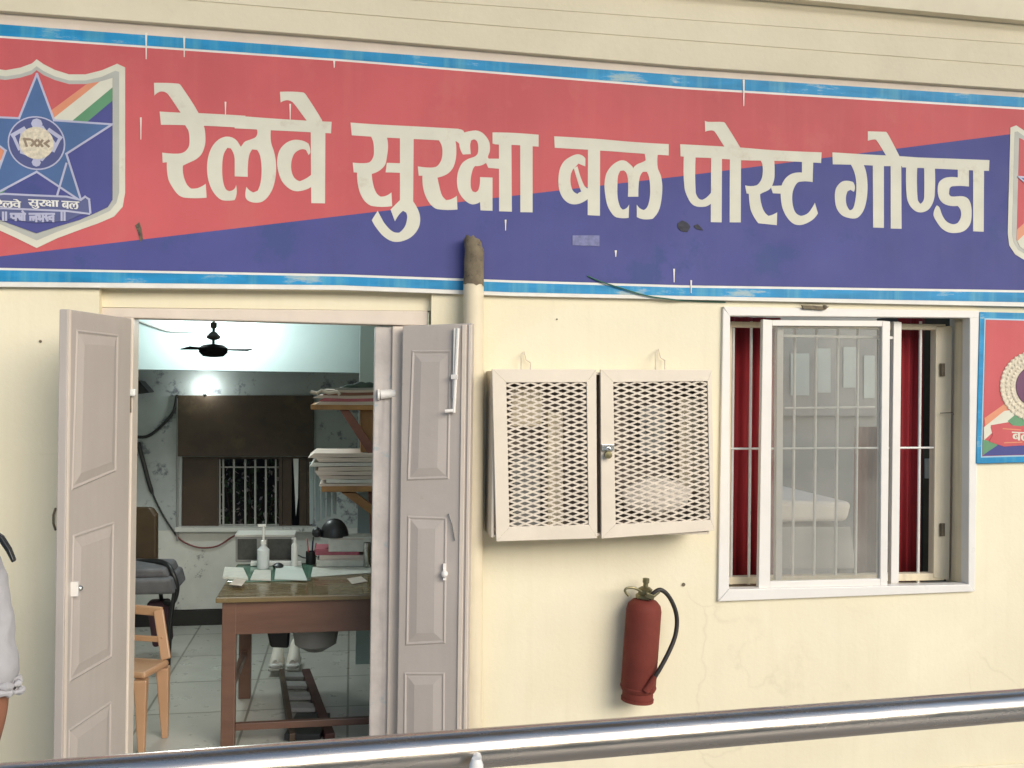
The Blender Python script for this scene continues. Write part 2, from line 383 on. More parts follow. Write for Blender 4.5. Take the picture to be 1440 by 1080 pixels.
# door frame and lintel
mb = MB(); mb.px([(141,400),(606,405),(606,437),(141,432)], .045, .1); obj('lintel', mb, 'plaster', bld)
fr = obj('door_frame', MB().px([(142,432.5),(602,437),(602,458.5),(142,446)], .035, .11), 'frame', bld, bevel=.006)
mb = MB(); zb = 0
def jamb(x0, x1, ytop, Y, t):
    a, b = PY(x0, ytop, Y), PY(x1, ytop, Y); return [Vector((a.x,Y,0)), Vector((b.x,Y,0)), b, a], (0,t,0)
mb = MB(); mb.prism(*jamb(143, 188, 446.5, .036, .11)); obj('jamb', mb, 'frame', fr, bevel=.005)
mb = MB(); mb.prism(*jamb(552, 603, 458.8, .036, .11)); obj('jamb', mb, 'frame', fr, bevel=.005)
mb = MB(); 
a = PY(527, 459, .06); b = PY(553.5, 459, .06); mb.prism([Vector((a.x,.06,0)), Vector((b.x,.06,0)), Vector((b.x,.06,a.z)), Vector((a.x,.06,a.z))], (0,.07,0))
obj('jamb', mb, 'jamb', fr, bevel=.006, label='streaky worn lower jamb with peeling paint')
mb = MB(); mb.rect(177,547,190,557,.0,.03); obj('rod_bracket', mb, 'white', fr, bevel=.006)
mb = MB(); mb.tube([PY(183,557,.02), PY(183,580,.03)], .006, 8); obj('bracket_rod', mb, 'rust', fr, smooth=True)
mb = MB(); mb.tube([PY(535,555,.05), PY(556,553,.05)], .022, 14); mb.tube([PY(531,555,.05), PY(534,555,.05)], .026, 14); obj('rod_bracket', mb, 'alu', fr, smooth=True)

# door leaves (double door swung outward)
def leaf(name, hp, d2, tl, tr, panels, edge_near, thick, label):
    P = lambda x, y: PV(x, y, hp, d2)
    n = Vector((d2.y, -d2.x, 0)).normalized()
    if n.dot(CAM-hp) < 0: n = -n
    TL, TR = P(*tl), P(*tr)
    zt = (TL.z+TR.z)/2
    BL, BR = Vector((TL.x, TL.y, .01)), Vector((TR.x, TR.y, .01))
    mb = MB(); mb.prism([BL, BR, TR, TL], -n*thick)
    lf = obj(name, mb, 'door', bld, bevel=.004, label=label)
    for q in panels:
        Q = [P(*p) for p in q]; c = sum(Q, Vector())/4
        mb = MB()
        # sunk moulding ring then raised field
        def inset(Q, k, off):
            w = Q[1]-Q[0]; h = Q[3]-Q[0]; kw = k/w.length; kh = k/h.length
            return [Q[0]+w*kw+h*kh+n*off, Q[1]-w*kw+(Q[2]-Q[1])*kh+n*off, Q[2]-(Q[2]-Q[3])*kw-(Q[2]-Q[1])*kh+n*off, Q[3]+(Q[2]-Q[3])*kw-h*kh+n*off]
        r0 = inset(Q, 0, .0005); r1 = inset(Q, .007, .005); r2 = inset(Q, .015, .0015); r3 = inset(Q, .018, .0015); r4 = inset(Q, .056, .009)
        rings = [r0, r1, r2, r3, r4]; vs = [p for r in rings for p in r]; fs = []
        for i in range(4):
            for j in range(4): fs.append((i*4+j, i*4+(j+1)%4, (i+1)*4+(j+1)%4, (i+1)*4+j))
        fs.append((16,17,18,19)); mb.add(vs, fs)
        obj('panel', mb, 'door', lf)
    return lf, P, n
hL = PY(186, 500, .0); 
def solve_dir(h, xpx, length, sgn):
    best = None
    for k in range(-1, 1800):
        a = R(-k/10) if True else 0
        d = Vector((math.cos(a), math.sin(a), 0)); p = h + d*length
        rel = p - CAM; u = rel.dot(XC)/rel.dot(_f)*F + CX
        e = abs(u - xpx)
        if best is None or e < best[0]: best = (e, d, a)
    return best[1]
dL = solve_dir(hL, 83, .62, 1)
LL, PLf, nL = leaf('door_leaf', hL, dL, (96,434.8), (185,448), [[(100,690),(163,663),(166,470),(107,463)], [(97,960),(157,925),(160,733),(102,752)], [(94,1180),(155,1120),(156,985),(96,1025)]], True, .035, 'left leaf of the door, swung right out')
hR = PY(563, 500, -.03); dR = (PY(664, 500, -.165) - PY(563, 500, -.03)); dR.z = 0; dR.normalize()
LR, PRf, nR = leaf('door_leaf', hR, dR, (566,458), (664,454.3), [[(572,676),(632,674),(635,492),(579,492)], [(570,908),(627,905),(629,727),(573,725)], [(566,1160),(625,1155),(626,945),(568,945)]], False, .05, 'right leaf of the door with a long white bolt')
# bolt on the right leaf
mb = MB(); mb.bar(PRf(642,462)+nR*.012, PRf(640,560)+nR*.012, .018, .012); mb.tube([PRf(646,462)+nR*.02, PRf(640,580)+nR*.02], .008, 8); mb.tube([PRf(640,577)+nR*.02, PRf(629,578)+nR*.035], .008, 8)
mb.bar(PRf(637,530)+nR*.02, PRf(645,530)+nR*.02, .02, .02)
obj('bolt', mb, 'alu', LR, smooth=True)
mb = MB(); mb.tube([PRf(598,802)+nR*.002, PRf(598,802)+nR*.008], .008, 8); obj('keyhole', mb, 'rust', LR)
mb = MB(); mb.bar(PRf(626,792)+nR*.01, PRf(626,815)+nR*.01, .014, .014); mb.ball(PRf(627,806)+nR*.02, .016, 8); obj('latch', mb, 'alu', LR, smooth=True)
mb = MB(); mb.tube([PRf(631,722)+nR*.006, PRf(636,735)+nR*.01, PRf(640,760)+nR*.006], .003, 6); obj('hook', mb, 'chrome', LR)
mb = MB(); mb.ball(PLf(108,827)+nL*.012, .012, 8); obj('knob', mb, 'chrome', LL, smooth=True)
mb = MB(); mb.bar(PLf(101,818)+nL*.01, PLf(101,838)+nL*.01, .03, .014); obj('latch', mb, 'alu', LL, smooth=True)
# strip of bright beading on the free edge of the right leaf
for x0, x1, dp in ((650.5,656.5,.007),(659.5,663.8,.005)):
    mb = MB(); mb.prism([PRf(x0,457)+nR*.0005, PRf(x1,456.5)+nR*.0005, PRf(x1-9.5,1160)+nR*.0005, PRf(x0-9.5,1160)+nR*.0005], nR*dp); obj('edge_bead', mb, 'frame', LR, bevel=.002)
mb = MB(); mb.prism([PLf(96.5,436)+nL*.0005, PLf(99,436.3)+nL*.0005, PLf(90,1190)+nL*.0005, PLf(87.5,1190)+nL*.0005], nL*.004); obj('edge_bead', mb, 'frame', LL)
mb = MB(); a=PY(78,718,-.0); mb.tube([PY(78,715,-.004), PY(75,724,-.03), PY(75,736,-.03), PY(78,745,-.004)], .005, 6); obj('wall_hook', mb, 'rust', bld, smooth=True)

# window
win = obj('window', (lambda mb: [mb.px([(1017,431),(1378,437),(1376.5,447),(1025,444)], -.018, .06), mb.px([(1010,846),(1371,832),(1363,822),(1025,829)], -.022, .06), mb.px([(1017,433),(1027,444.5),(1025.4,828.4),(1010,845)], -.017, .06), mb.px([(1378,437),(1364,446.5),(1362,822.5),(1371,832)], -.017, .06)] and mb)(MB()), 'alu', bld, bevel=.003, label='white framed sliding window with grille')
def sash(name, xl0, xl1, xr0, xr1, yt0, yt1, yb0, yb1, Y):
    mb = MB()
    mb.px([(xl0,yt0),(xl1,yt0+1),(xl1-3,yb1),(xl0-6,yb1)], Y, .03)
    mb.px([(xr0,yt0+2),(xr1,yt0+3),(xr1-4,yb1-4),(xr0-3,yb1-4)], Y, .03)
    mb.px([(xl1,yt0+1),(xr0,yt0+2),(xr0,yt1+2),(xl1,yt1+1)], Y+.002, .026)
    mb.px([(xl1-3,yb0),(xr0-3,yb0-4),(xr0-3,yb1-4.5),(xl1-3,yb1-.5)], Y+.002, .026)
    return obj(name, mb, 'alu', win, bevel=.002)
sash('sash', 1073, 1086, 1241, 1252, 449, 457, 818, 829, .005)
obj('glass_pane', MB().px([(1085,455),(1243,458),(1240,817),(1081,820)], .02, .004), 'glass', win)
mb = MB(); mb.px([(1257,452),(1268,453),(1264,820),(1253,821)], .055, .03)
mb.px([(1093,458),(1102,458),(1100,818),(1091,819)], .055, .03)
mb.px([(1102,470),(1257,473),(1257,477),(1102,474)], .06, .02)
obj('inner_sash', mb, 'alu', win, bevel=.002)
GYW = .165
mb = MB(); rb = .0078
for x in (1031,1056,1117.5,1147.5,1178,1206,1237,1262,1294):
    mb.tube([PY(x+.6,452,GYW), PY(x-3.2,822,GYW)], rb, 8)
for y0, x0, x1 in ((630,1024,1320),(573,1104,1230)):
    mb.tube([PY(x0,y0+1,GYW-.008), PY(x1,y0-.5,GYW-.008)], .0055, 8)
obj('grille', mb, 'grille', win, smooth=True)
mb = MB()
mb.px([(1316.5,460),(1339,458),(1335,816),(1313,812)], GYW-.02, .05); mb.px([(1020,452),(1330,456),(1330,464),(1020,460)], GYW-.015, .05); mb.px([(1018,812),(1328,806),(1328,816),(1018,822)], GYW-.015, .05)
mb.px([(1024,455),(1030,455),(1026,818),(1020,818)], GYW-.02, .05)
obj('inner_frame', mb, 'reveal', win, bevel=.003)
# painted reveal board on the right side of the opening, with old hinges
mb = MB(); a = PY(1362,448,.03); mb.box(a.x+.004, a.x+.012, .045, .15, PY(1362,822,.03).z, a.z-.01)
mb.box(a.x-.006, a.x+.003, .05, .075, PY(1362,822,.03).z, a.z-.01)
obj('reveal_board', mb, 'reveal', win, bevel=.002)
for y in (520, 745):
    mb = MB(); mb.tube([PY(1325,y-8,.13), PY(1325,y+8,.13)], .006, 8); mb.rect(1322,y-9,1329,y+9,.135,.004); obj('hinge', mb, 'rust', win)
mb = MB(); mb.tube([PY(1322,581,.12), PY(1340,580,.10), PY(1341,583,.10)], .003, 6); obj('hook', mb, 'rust', win)
mb = MB(); mb.px([(1128,429),(1166,431),(1160,436),(1130,434)], -.034, .012); mb.ball(PY(1160,432,-.03), .012, 6); obj('paint_chip', mb, 'rust', win)
# stained spots and screw holes on the wall
for (x, y, r) in ((961,822,.009),(57,480,.006),(661,763,.010),(783,449,.004),(962,571,.004)):
    mb = MB(); c = PY(x, y, -.001); mb.tube([c, c+Vector((0,-.004,0))], r, 10); obj('screw_hole', mb, 'rust', bld)

# rooms behind
def boxroom(name, x0, x1, y0, y1, z1, m_):  # open box of walls
    pass
LX = PY(-30, 600, 3.0).x
BYY = 3.05
mb = MB(); mb.box(LX, .42, BYY, BYY+.15, 0, 3.1)
# back wall with a window opening
ow = [PY(256,642,BYY), PY(440,642,BYY), PY(440,744,BYY), PY(256,744,BYY)]
mb = MB(); x0,x1 = ow[0].x, ow[1].x; z1, z0 = ow[0].z, ow[2].z
XR = .62
SPL = PY(300, 745, BYY).z
mb.box(LX, x0, BYY, BYY+.15, SPL, 3.1); mb.box(x1, XR, BYY, BYY+.15, SPL, 3.1); mb.box(x0, x1, BYY, BYY+.15, z1, 3.1)
obj('back_wall', mb, 'inwall', bld)
mb = MB(); mb.box(LX, XR, BYY-.004, BYY+.15, .12, SPL-.001); obj('dado', mb, 'marble', bld)
mb = MB(); mb.box(LX, XR, BYY-.02, BYY+.15, 0, .115); obj('skirting', mb, 'dark', bld)
obj('side_wall', MB().box(LX-.15, LX, .221, BYY+.15, 0, 3.1), 'inwall', bld)
obj('room_ceiling', MB().box(LX-.15, .9, .221, BYY+1.1, 3.1, 3.25), 'inwall2', bld)  # stops short, leaving the window room open so daylight reaches the bed
HY = 2.2
hb = PY(300, 521, HY).z
obj('header_beam', MB().box(LX, PY(507,500,HY).x, HY, HY+.5, hb, 3.099), 'inwall2', bld)
SY = 1.9
sx = PY(506, 500, SY).x
obj('partition_wall', MB().box(sx, .62, SY, SY+.15, 0, 3.098), 'inwall2', bld)
obj('cross_wall', MB().box(.62, .75, .221, BYY+1.0, 0, 3.097), 'greyroom', bld)
# back room of the window; roofless, side wall gap made to let daylight in
obj('side_wall', MB().box(5.3, 5.42, .221, .6, 0, 3.097).box(5.3, 5.42, 2.8, 4.1, 0, 3.097).box(5.3, 5.42, .6, 2.8, 0, .5), 'greyroom', bld)
obj('back_wall', MB().box(.751, 5.299, 3.0, 3.12, 0, 3.096), 'greyroom', bld)
# rear window fittings
wf = obj('rear_window', MB().rect(303,641,307,745,BYY+.02,.04).rect(392,641,397,745,BYY+.02,.04).rect(256,641,440,645,BYY+.021,.038), 'darkwood', bld, label='rear window half covered by a brown board')
mb = MB(); mb.rect(250,556,441,641.5,BYY-.03,.025); obj('board', mb, 'darkwood', wf, bevel=.003)
mb = MB(); mb.rect(256,645.5,303,744,BYY+.022,.03); obj('shutter', mb, 'redwood' if 0 else 'darkwood', wf)
mb = MB()
for x in (309,314,329,345,359,374,388): mb.tube([PY(x,646,BYY+.06), PY(x,742,BYY+.06)], .0085, 6)
for y in (657,738): mb.tube([PY(300,y,BYY+.075), PY(396,y,BYY+.075)], .006, 6)
obj('grille', mb, 'mattgrey', wf)
obj('white_strip', MB().px([(412,638),(420,638),(419,700),(416,726),(415,700)], BYY+.025, .012), 'white', wf)  # solid white painted in for the daylit gap beside the louvres
mb = MB()
for x0,x1 in ((397.5,410),(421,431),(431.5,441)): mb.rect(x0,645.5,x1,744,BYY+.03,.02)
obj('louvre', mb, 'darkwood', wf)
mb = MB(); mb.rect(246,742,445,748,BYY-.06,.1); obj('sill', mb, 'marble', wf)
solo('light_slit', MB().rect(412,637,420,726,BYY+.2,.01), emit('slit_glow',(1,1,.95),1.2), 'narrow white daylit gap beside the rear window louvres', 'gap') if 0 else None

# yard wall and plant seen through the rear window
mb = MB(); mb.box(-4, 2.2, 4.3, 4.4, -.3, 3.3); solo('yard_wall', mb, mat('yard_dark', (.05,.04,.04), .8, var=.4, scale=8), 'dim grey yard wall beyond the rear window grille', 'wall')
pt = thing('shrub', 'dark leafy shrub with pale leaves behind the rear window grille', 'shrub', (PY(345,740,3.7).x, 3.7, 0))
lf1, lf2 = MB(), MB()
for k in range(520):
    c = PY(random.uniform(296,400), random.uniform(635,745), random.uniform(3.5,3.9)); s = random.uniform(.012,.035)
    a = Vector((random.uniform(-1,1),random.uniform(-.6,.6),random.uniform(-1,1))).normalized()*s; b = Vector((random.uniform(-1,1),random.uniform(-.6,.6),random.uniform(-1,1))).normalized()*s*.6
    (lf2 if random.random() < .22 else lf1).add([c-a, c+b, c+a, c-b], [(0,1,2,3)])
obj('leaves', lf1, 'leaf', pt); obj('pale_leaves', lf2, 'petal', pt)
mb = MB()
for k in range(5): mb.tube([(pt.location.x+random.uniform(-.05,.05),3.7,-.2), (pt.location.x+random.uniform(-.3,.3),3.7,1.2), (pt.location.x+random.uniform(-.4,.4),3.75,1.75)], [.012,.009,.004], 6)
obj('stem', mb, 'darkwood', pt)

# ------------------------------------------------------------------ sign board
WT = [(0,50),(480,83),(960,122),(1440,151)]              # white line under top cyan band
FT = [(x,y+3.2) for x,y in WT]
WB = [(0,376.5),(480,385.5),(720,394),(960,401),(1440,408)]
WBb = [(x,y+3.4) for x,y in WB]
CB = [(0,396),(480,401),(720,411),(960,416),(1440,425)]
SB = [(0,403),(480,407.5),(720,416),(960,421),(1440,431)]
DG = [(0,360.5),(480,303.5),(960,247.5),(1418,189)]
SY0 = -.03
sign = thing('station_sign', 'long red and blue sign board with large cream Hindi lettering over the door', 'sign', PY(720, 416, -.01))
b = band(CT, SB); n = len(XS); pts = [PY(x, y, SY0) for x, y in b]; mb = MB()
for i in range(n-1):
    q = [pts[i], pts[i+1], pts[2*n-2-i], pts[2*n-1-i]]; mb.add(q + [p+Vector((0,.028,0)) for p in q], [(0,1,2,3),(4,7,6,5),(0,4,5,1),(3,2,6,7)])
obj('board', mb, 'signwhite', sign)
def strip(name, l0, l1, m_, Y): mb = MB(); mb.flat([band(l0, l1)], Y, SY0-Y+.0005); return obj(name, mb, m_, sign)
strip('top_band', CT, WT, 'cyan', SY0-.0015); strip('bottom_band', WBb, CB, 'cyan', SY0-.0015)
DX = sorted(XS + [x for x in range(-110, 1700, 45)])
def sub(l, f): return [(x, f(x)) for x in DX]
dlo = sub(DG, lambda x: min(max(lerp_line(DG, x), lerp_line(FT, x)+.2), lerp_line(WB, x)-.2))
mb = MB(); mb.flat([band(FT, dlo, DX)], SY0-.0015, .002); obj('red_field', mb, 'red', sign)
mb = MB(); mb.flat([band(dlo, WB, DX)], SY0-.0016, .002); obj('blue_field', mb, 'blue', sign)
# lettering, outlines measured on the photograph
A = (205,105,5.4); B = (330,115,5.684); C_ = (485,160,5.684); D_ = (620,170,7.714); E_ = (770,180,7.714); F_ = (950,160,6.353); G_ = (1160,175,6.75); H_ = (1270,200,6.75)
def T(c, *ps): return [(c[0]+x/c[2], c[1]+y/c[2]) for x, y in ps]
W1 = [T(A,(62,62),(245,68),(265,80),(400,290),(400,330),(300,330),(262,285),(170,150),(140,130),(105,130),(65,158)),
 T(A,(105,280),(250,288),(400,292),(756,312),(756,405),(440,388),(115,380)), T(B,(0,270),(400,300),(775,320),(770,412),(0,372)),
 T(A,(290,350),(400,330),(440,388),(452,460),(450,530),(425,600),(385,640),(320,672),(282,690),(285,760),(310,830),(345,865),(390,862),(430,845),(455,828),(462,935),(300,935),(250,915),(205,860),(170,790),(160,665),(128,668),(125,592),(240,600),(290,588),(325,550),(332,500),(325,430),(300,385)),
 T(A,(722,548),(690,500),(650,475),(600,472),(550,495),(505,545),(475,620),(465,710),(475,800),(505,880),(550,935),(590,955),(675,952),(690,900),(685,835),(672,868),(635,885),(605,865),(585,800),(580,700),(590,610),(620,555),(645,560),(672,620),(680,770),(735,772),(735,560)),
 T(B,(49,520),(80,480),(130,460),(170,440),(182,400),(165,360),(290,370),(290,480),(315,560),(330,650),(328,750),(305,850),(265,920),(215,960),(150,965),(100,945),(85,910),(95,840),(115,865),(150,885),(185,870),(208,800),(215,700),(205,600),(180,545),(140,540),(115,590),(105,680),(105,760),(0,756),(0,560)),
 T(B,(362,80),(545,85),(570,105),(700,310),(690,330),(600,330),(560,290),(465,165),(430,148),(400,150),(367,165)),
 T(B,(608,390),(725,400),(722,972),(612,970)),
 T(B,(590,585),(570,545),(530,540),(480,570),(455,630),(452,700),(475,765),(520,795),(575,770),(620,735),(620,835),(560,865),(490,875),(430,850),(375,790),(345,700),(340,620),(360,545),(410,490),(470,465),(540,470),(590,495),(605,560))]
W2 = [T(C_,(45,70),(250,85),(545,100),(909,120),(909,220),(750,212),(330,190),(55,172)), T(D_,(0,80),(215,92),(250,115),(250,180),(200,250),(150,215),(0,200)),
 T(C_,(205,175),(335,185),(345,260),(335,350),(320,410),(275,455),(215,480),(225,560),(250,630),(285,662),(330,655),(372,628),(378,738),(220,738),(160,700),(120,630),(100,540),(98,470),(70,468),(62,390),(150,395),(200,385),(228,340),(232,280),(225,220)),
 T(C_,(335,392),(450,396),(450,472),(325,468)), T(C_,(440,180),(550,185),(545,735),(440,735)),
 T(C_,(440,690),(365,765),(400,860),(430,810),(465,775),(490,790),(498,830),(480,900),(435,950),(380,940),(320,880),(285,820),(262,775),(215,850),(250,910),(310,980),(380,1020),(450,1020),(530,985),(585,920),(602,850),(590,780),(545,700)),
 T(C_,(740,200),(880,205),(890,260),(888,350),(865,430),(820,480),(740,510),(755,580),(775,650),(810,690),(850,682),(895,655),(900,765),(740,762),(690,730),(650,670),(625,590),(620,495),(590,495),(583,420),(680,430),(735,420),(770,370),(780,300),(770,245)),
 T(D_,(325,360),(240,365),(215,320),(200,250),(240,130),(320,110),(390,105),(450,130),(505,190),(530,250),(530,330),(510,390),(520,410),(640,410),(640,520),(515,510),(490,455),(430,485),(370,490),(345,530),(325,620),(325,720),(345,765),(375,775),(410,740),(425,610),(560,615),(560,975),(430,970),(425,880),(340,905),(270,870),(210,800),(180,720),(175,620),(190,540),(230,460),(290,415),(370,385),(400,350),(405,270),(390,220),(360,200),(330,210),(318,260),(320,310)),
 T(D_,(630,240),(765,245),(770,985),(632,980)), T(D_,(560,125),(780,130),(1060,150),(1060,280),(1000,275),(770,260),(600,255),(560,245)), T(D_,(860,250),(995,255),(995,992),(862,990))]
W3 = [T(E_,(72,90),(560,120),(900,150),(1315,175),(1315,298),(1050,280),(575,245),(78,215)), T(E_,(438,225),(570,240),(568,952),(435,945)),
 T(E_,(410,415),(410,330),(370,295),(320,285),(250,310),(180,360),(135,440),(118,550),(125,660),(160,750),(220,810),(290,828),(360,815),(445,765),(445,700),(365,690),(325,715),(275,680),(250,600),(252,510),(275,450),(300,425),(335,385),(380,405)),
 T(E_,(285,435),(325,415),(395,620),(445,660),(445,720),(370,700),(340,620)),
 T(E_,(930,440),(890,390),(840,355),(780,355),(700,405),(640,490),(618,600),(625,720),(650,840),(700,930),(750,970),(880,975),(885,830),(855,870),(815,885),(785,850),(760,750),(758,620),(765,520),(790,465),(825,460),(855,490),(872,560),(872,745),(932,745)),
 T(E_,(930,440),(970,395),(1030,370),(1065,350),(1055,280),(1195,290),(1195,430),(1230,520),(1245,640),(1235,780),(1205,900),(1140,985),(1040,990),(968,965),(968,830),(1000,870),(1045,890),(1085,850),(1110,750),(1112,620),(1100,530),(1075,475),(1035,475),(1005,520),(990,600),(985,745),(928,745))]
W4 = [T(F_,(42,272),(420,292),(560,300),(870,325),(1305,345),(1300,440),(1130,430),(880,420),(590,415),(310,395),(180,390),(45,380)),
 T(F_,(262,62),(290,72),(430,75),(450,95),(580,305),(450,310),(420,270),(350,160),(320,148),(265,160)),
 T(F_,(75,360),(180,370),(180,700),(205,755),(240,768),(280,745),(320,700),(320,800),(260,830),(170,822),(120,770),(80,660)),
 T(F_,(318,370),(415,370),(412,970),(315,968)), T(F_,(485,380),(585,380),(583,970),(483,970)),
 T(F_,(745,400),(880,400),(885,500),(880,590),(845,670),(770,710),(755,720),(765,800),(790,870),(830,912),(870,900),(908,880),(905,995),(740,978),(700,920),(670,850),(655,715),(635,712),(622,640),(720,640),(760,600),(778,540),(775,450)),
 T(F_,(850,645),(965,640),(965,715),(870,710)),
 T(F_,(1130,420),(1230,425),(1225,610),(1105,608),(1070,640),(1045,710),(1045,800),(1070,880),(1120,912),(1180,890),(1220,840),(1245,795),(1272,890),(1220,950),(1130,992),(1060,985),(1000,930),(955,840),(940,740),(945,650),(980,580),(1040,535),(1130,525))]
W5 = [T(G_,(72,265),(400,285),(690,300),(945,318),(945,410),(740,395),(560,395),(360,385),(75,378)), T(H_,(-10,140),(300,150),(820,170),(815,272),(765,270),(620,265),(300,250),(-10,238)),
 T(G_,(408,65),(580,70),(600,95),(710,305),(590,310),(560,260),(490,150),(470,142),(408,155)),
 T(G_,(240,370),(365,375),(395,470),(405,600),(395,720),(365,820),(310,885),(240,890),(160,860),(110,790),(95,690),(105,610),(145,555),(190,535),(265,545),(285,590),(275,640),(245,620),(215,635),(200,690),(205,760),(235,815),(265,800),(285,740),(298,640),(295,520),(275,440)),
 T(G_,(455,380),(560,382),(560,982),(458,978)), T(G_,(625,385),(725,390),(728,990),(625,988)),
 T(H_,(30,220),(135,225),(138,540),(165,585),(190,560),(200,520),(200,240),(302,245),(300,500),(280,580),(240,640),(180,665),(120,655),(65,600),(35,520)),
 T(H_,(520,250),(625,258),(625,420),(470,418),(440,440),(435,490),(460,515),(560,512),(615,535),(645,600),(650,700),(635,780),(590,835),(530,858),(440,858),(370,820),(310,740),(288,680),(320,600),(345,620),(370,690),(410,750),(470,778),(520,765),(548,710),(548,650),(520,605),(430,600),(370,570),(335,510),(330,420),(350,370),(410,335),(520,335)),
 T(H_,(665,255),(768,265),(765,850),(665,845))]
LY = SY0-.0045
def soften(poly, n=4):                         # hand painted curves: smooth everywhere but at the real corners
    P = [Vector(p) for p in poly]; k = len(P); corner = []
    for i in range(k):
        a, b = P[i]-P[i-1], P[(i+1) % k]-P[i]
        corner.append(a.length < .3 or b.length < .3 or a.angle(b, 0) > R(47))
    out = []
    for i in range(k):
        p0, p1, p2, p3 = P[i-1], P[i], P[(i+1) % k], P[(i+2) % k]; L = (p2-p1).length
        t1 = Vector((0,0)) if corner[i] else (p2-p0).normalized()*L*.95
        t2 = Vector((0,0)) if corner[(i+1) % k] else (p3-p1).normalized()*L*.95
        if corner[i] and corner[(i+1) % k]: out.append(p1); continue
        if corner[i]: t1 = (p2-p1)*2 - t2
        if corner[(i+1) % k]: t2 = (p2-p1)*2 - t1
        for j in range(n):
            t = j/n; out.append(p1*(2*t**3-3*t*t+1) + t1*(t**3-2*t*t+t) + p2*(-2*t**3+3*t*t) + t2*(t**3-t*t))
    return [(v.x, v.y) for v in out]
for wi, W in enumerate((W1, W2, W3, W4, W5)):
    mb = MB(); mb.flat([soften(p) for p in W], LY+.0015, .0012); obj('word', mb, 'letter', sign)
# white paint drips and old marks on the board
def drip(ps, w): 
    for (x, y0, y1) in ps:
        mb = MB(); mb.flat([[(x-w,y0),(x+w,y0),(x+w*.6,(y0+y1)/2),(x+w*.4,y1),(x-w*.4,y1),(x-w*.6,(y0+y1)/2)]], LY, .0025); obj('paint_drip', mb, 'drip', sign)
drip([(205.5,46,83),(259,51,80),(1046,112,149),(470,85,95),(866,352,361)],1.5)
drip([(948,378,397),(972,394,412),(711,309,324),(317,143,161),(408,146,168),(198,165,196)],1.2)
mb = MB(); mb.flat([[(805,331),(843,331),(843,346),(805,345)]], LY, .0025); obj('patch', mb, mat('faded_patch', (.13,.14,.30), .5, var=.3, scale=40), sign, label='small faded blue patch')
for px_ in ([(953,314),(959,310),(966,313),(971,319),(967,326),(959,325),(954,321)],[(976,317),(981,315),(985,319),(989,324),(983,323),(978,321)]):
    mb = MB(); mb.flat([soften(px_)], LY, .0025); obj('smudge', mb, mat('dark_smudge', (.028,.03,.045), .7, var=.5, scale=60), sign, label='small dark smudge')
mb = MB(); mb.flat([[(190,317),(196,312),(199,322),(201,336),(197,340),(194,327)]], LY, .0025); obj('patch', mb, 'rust', sign)

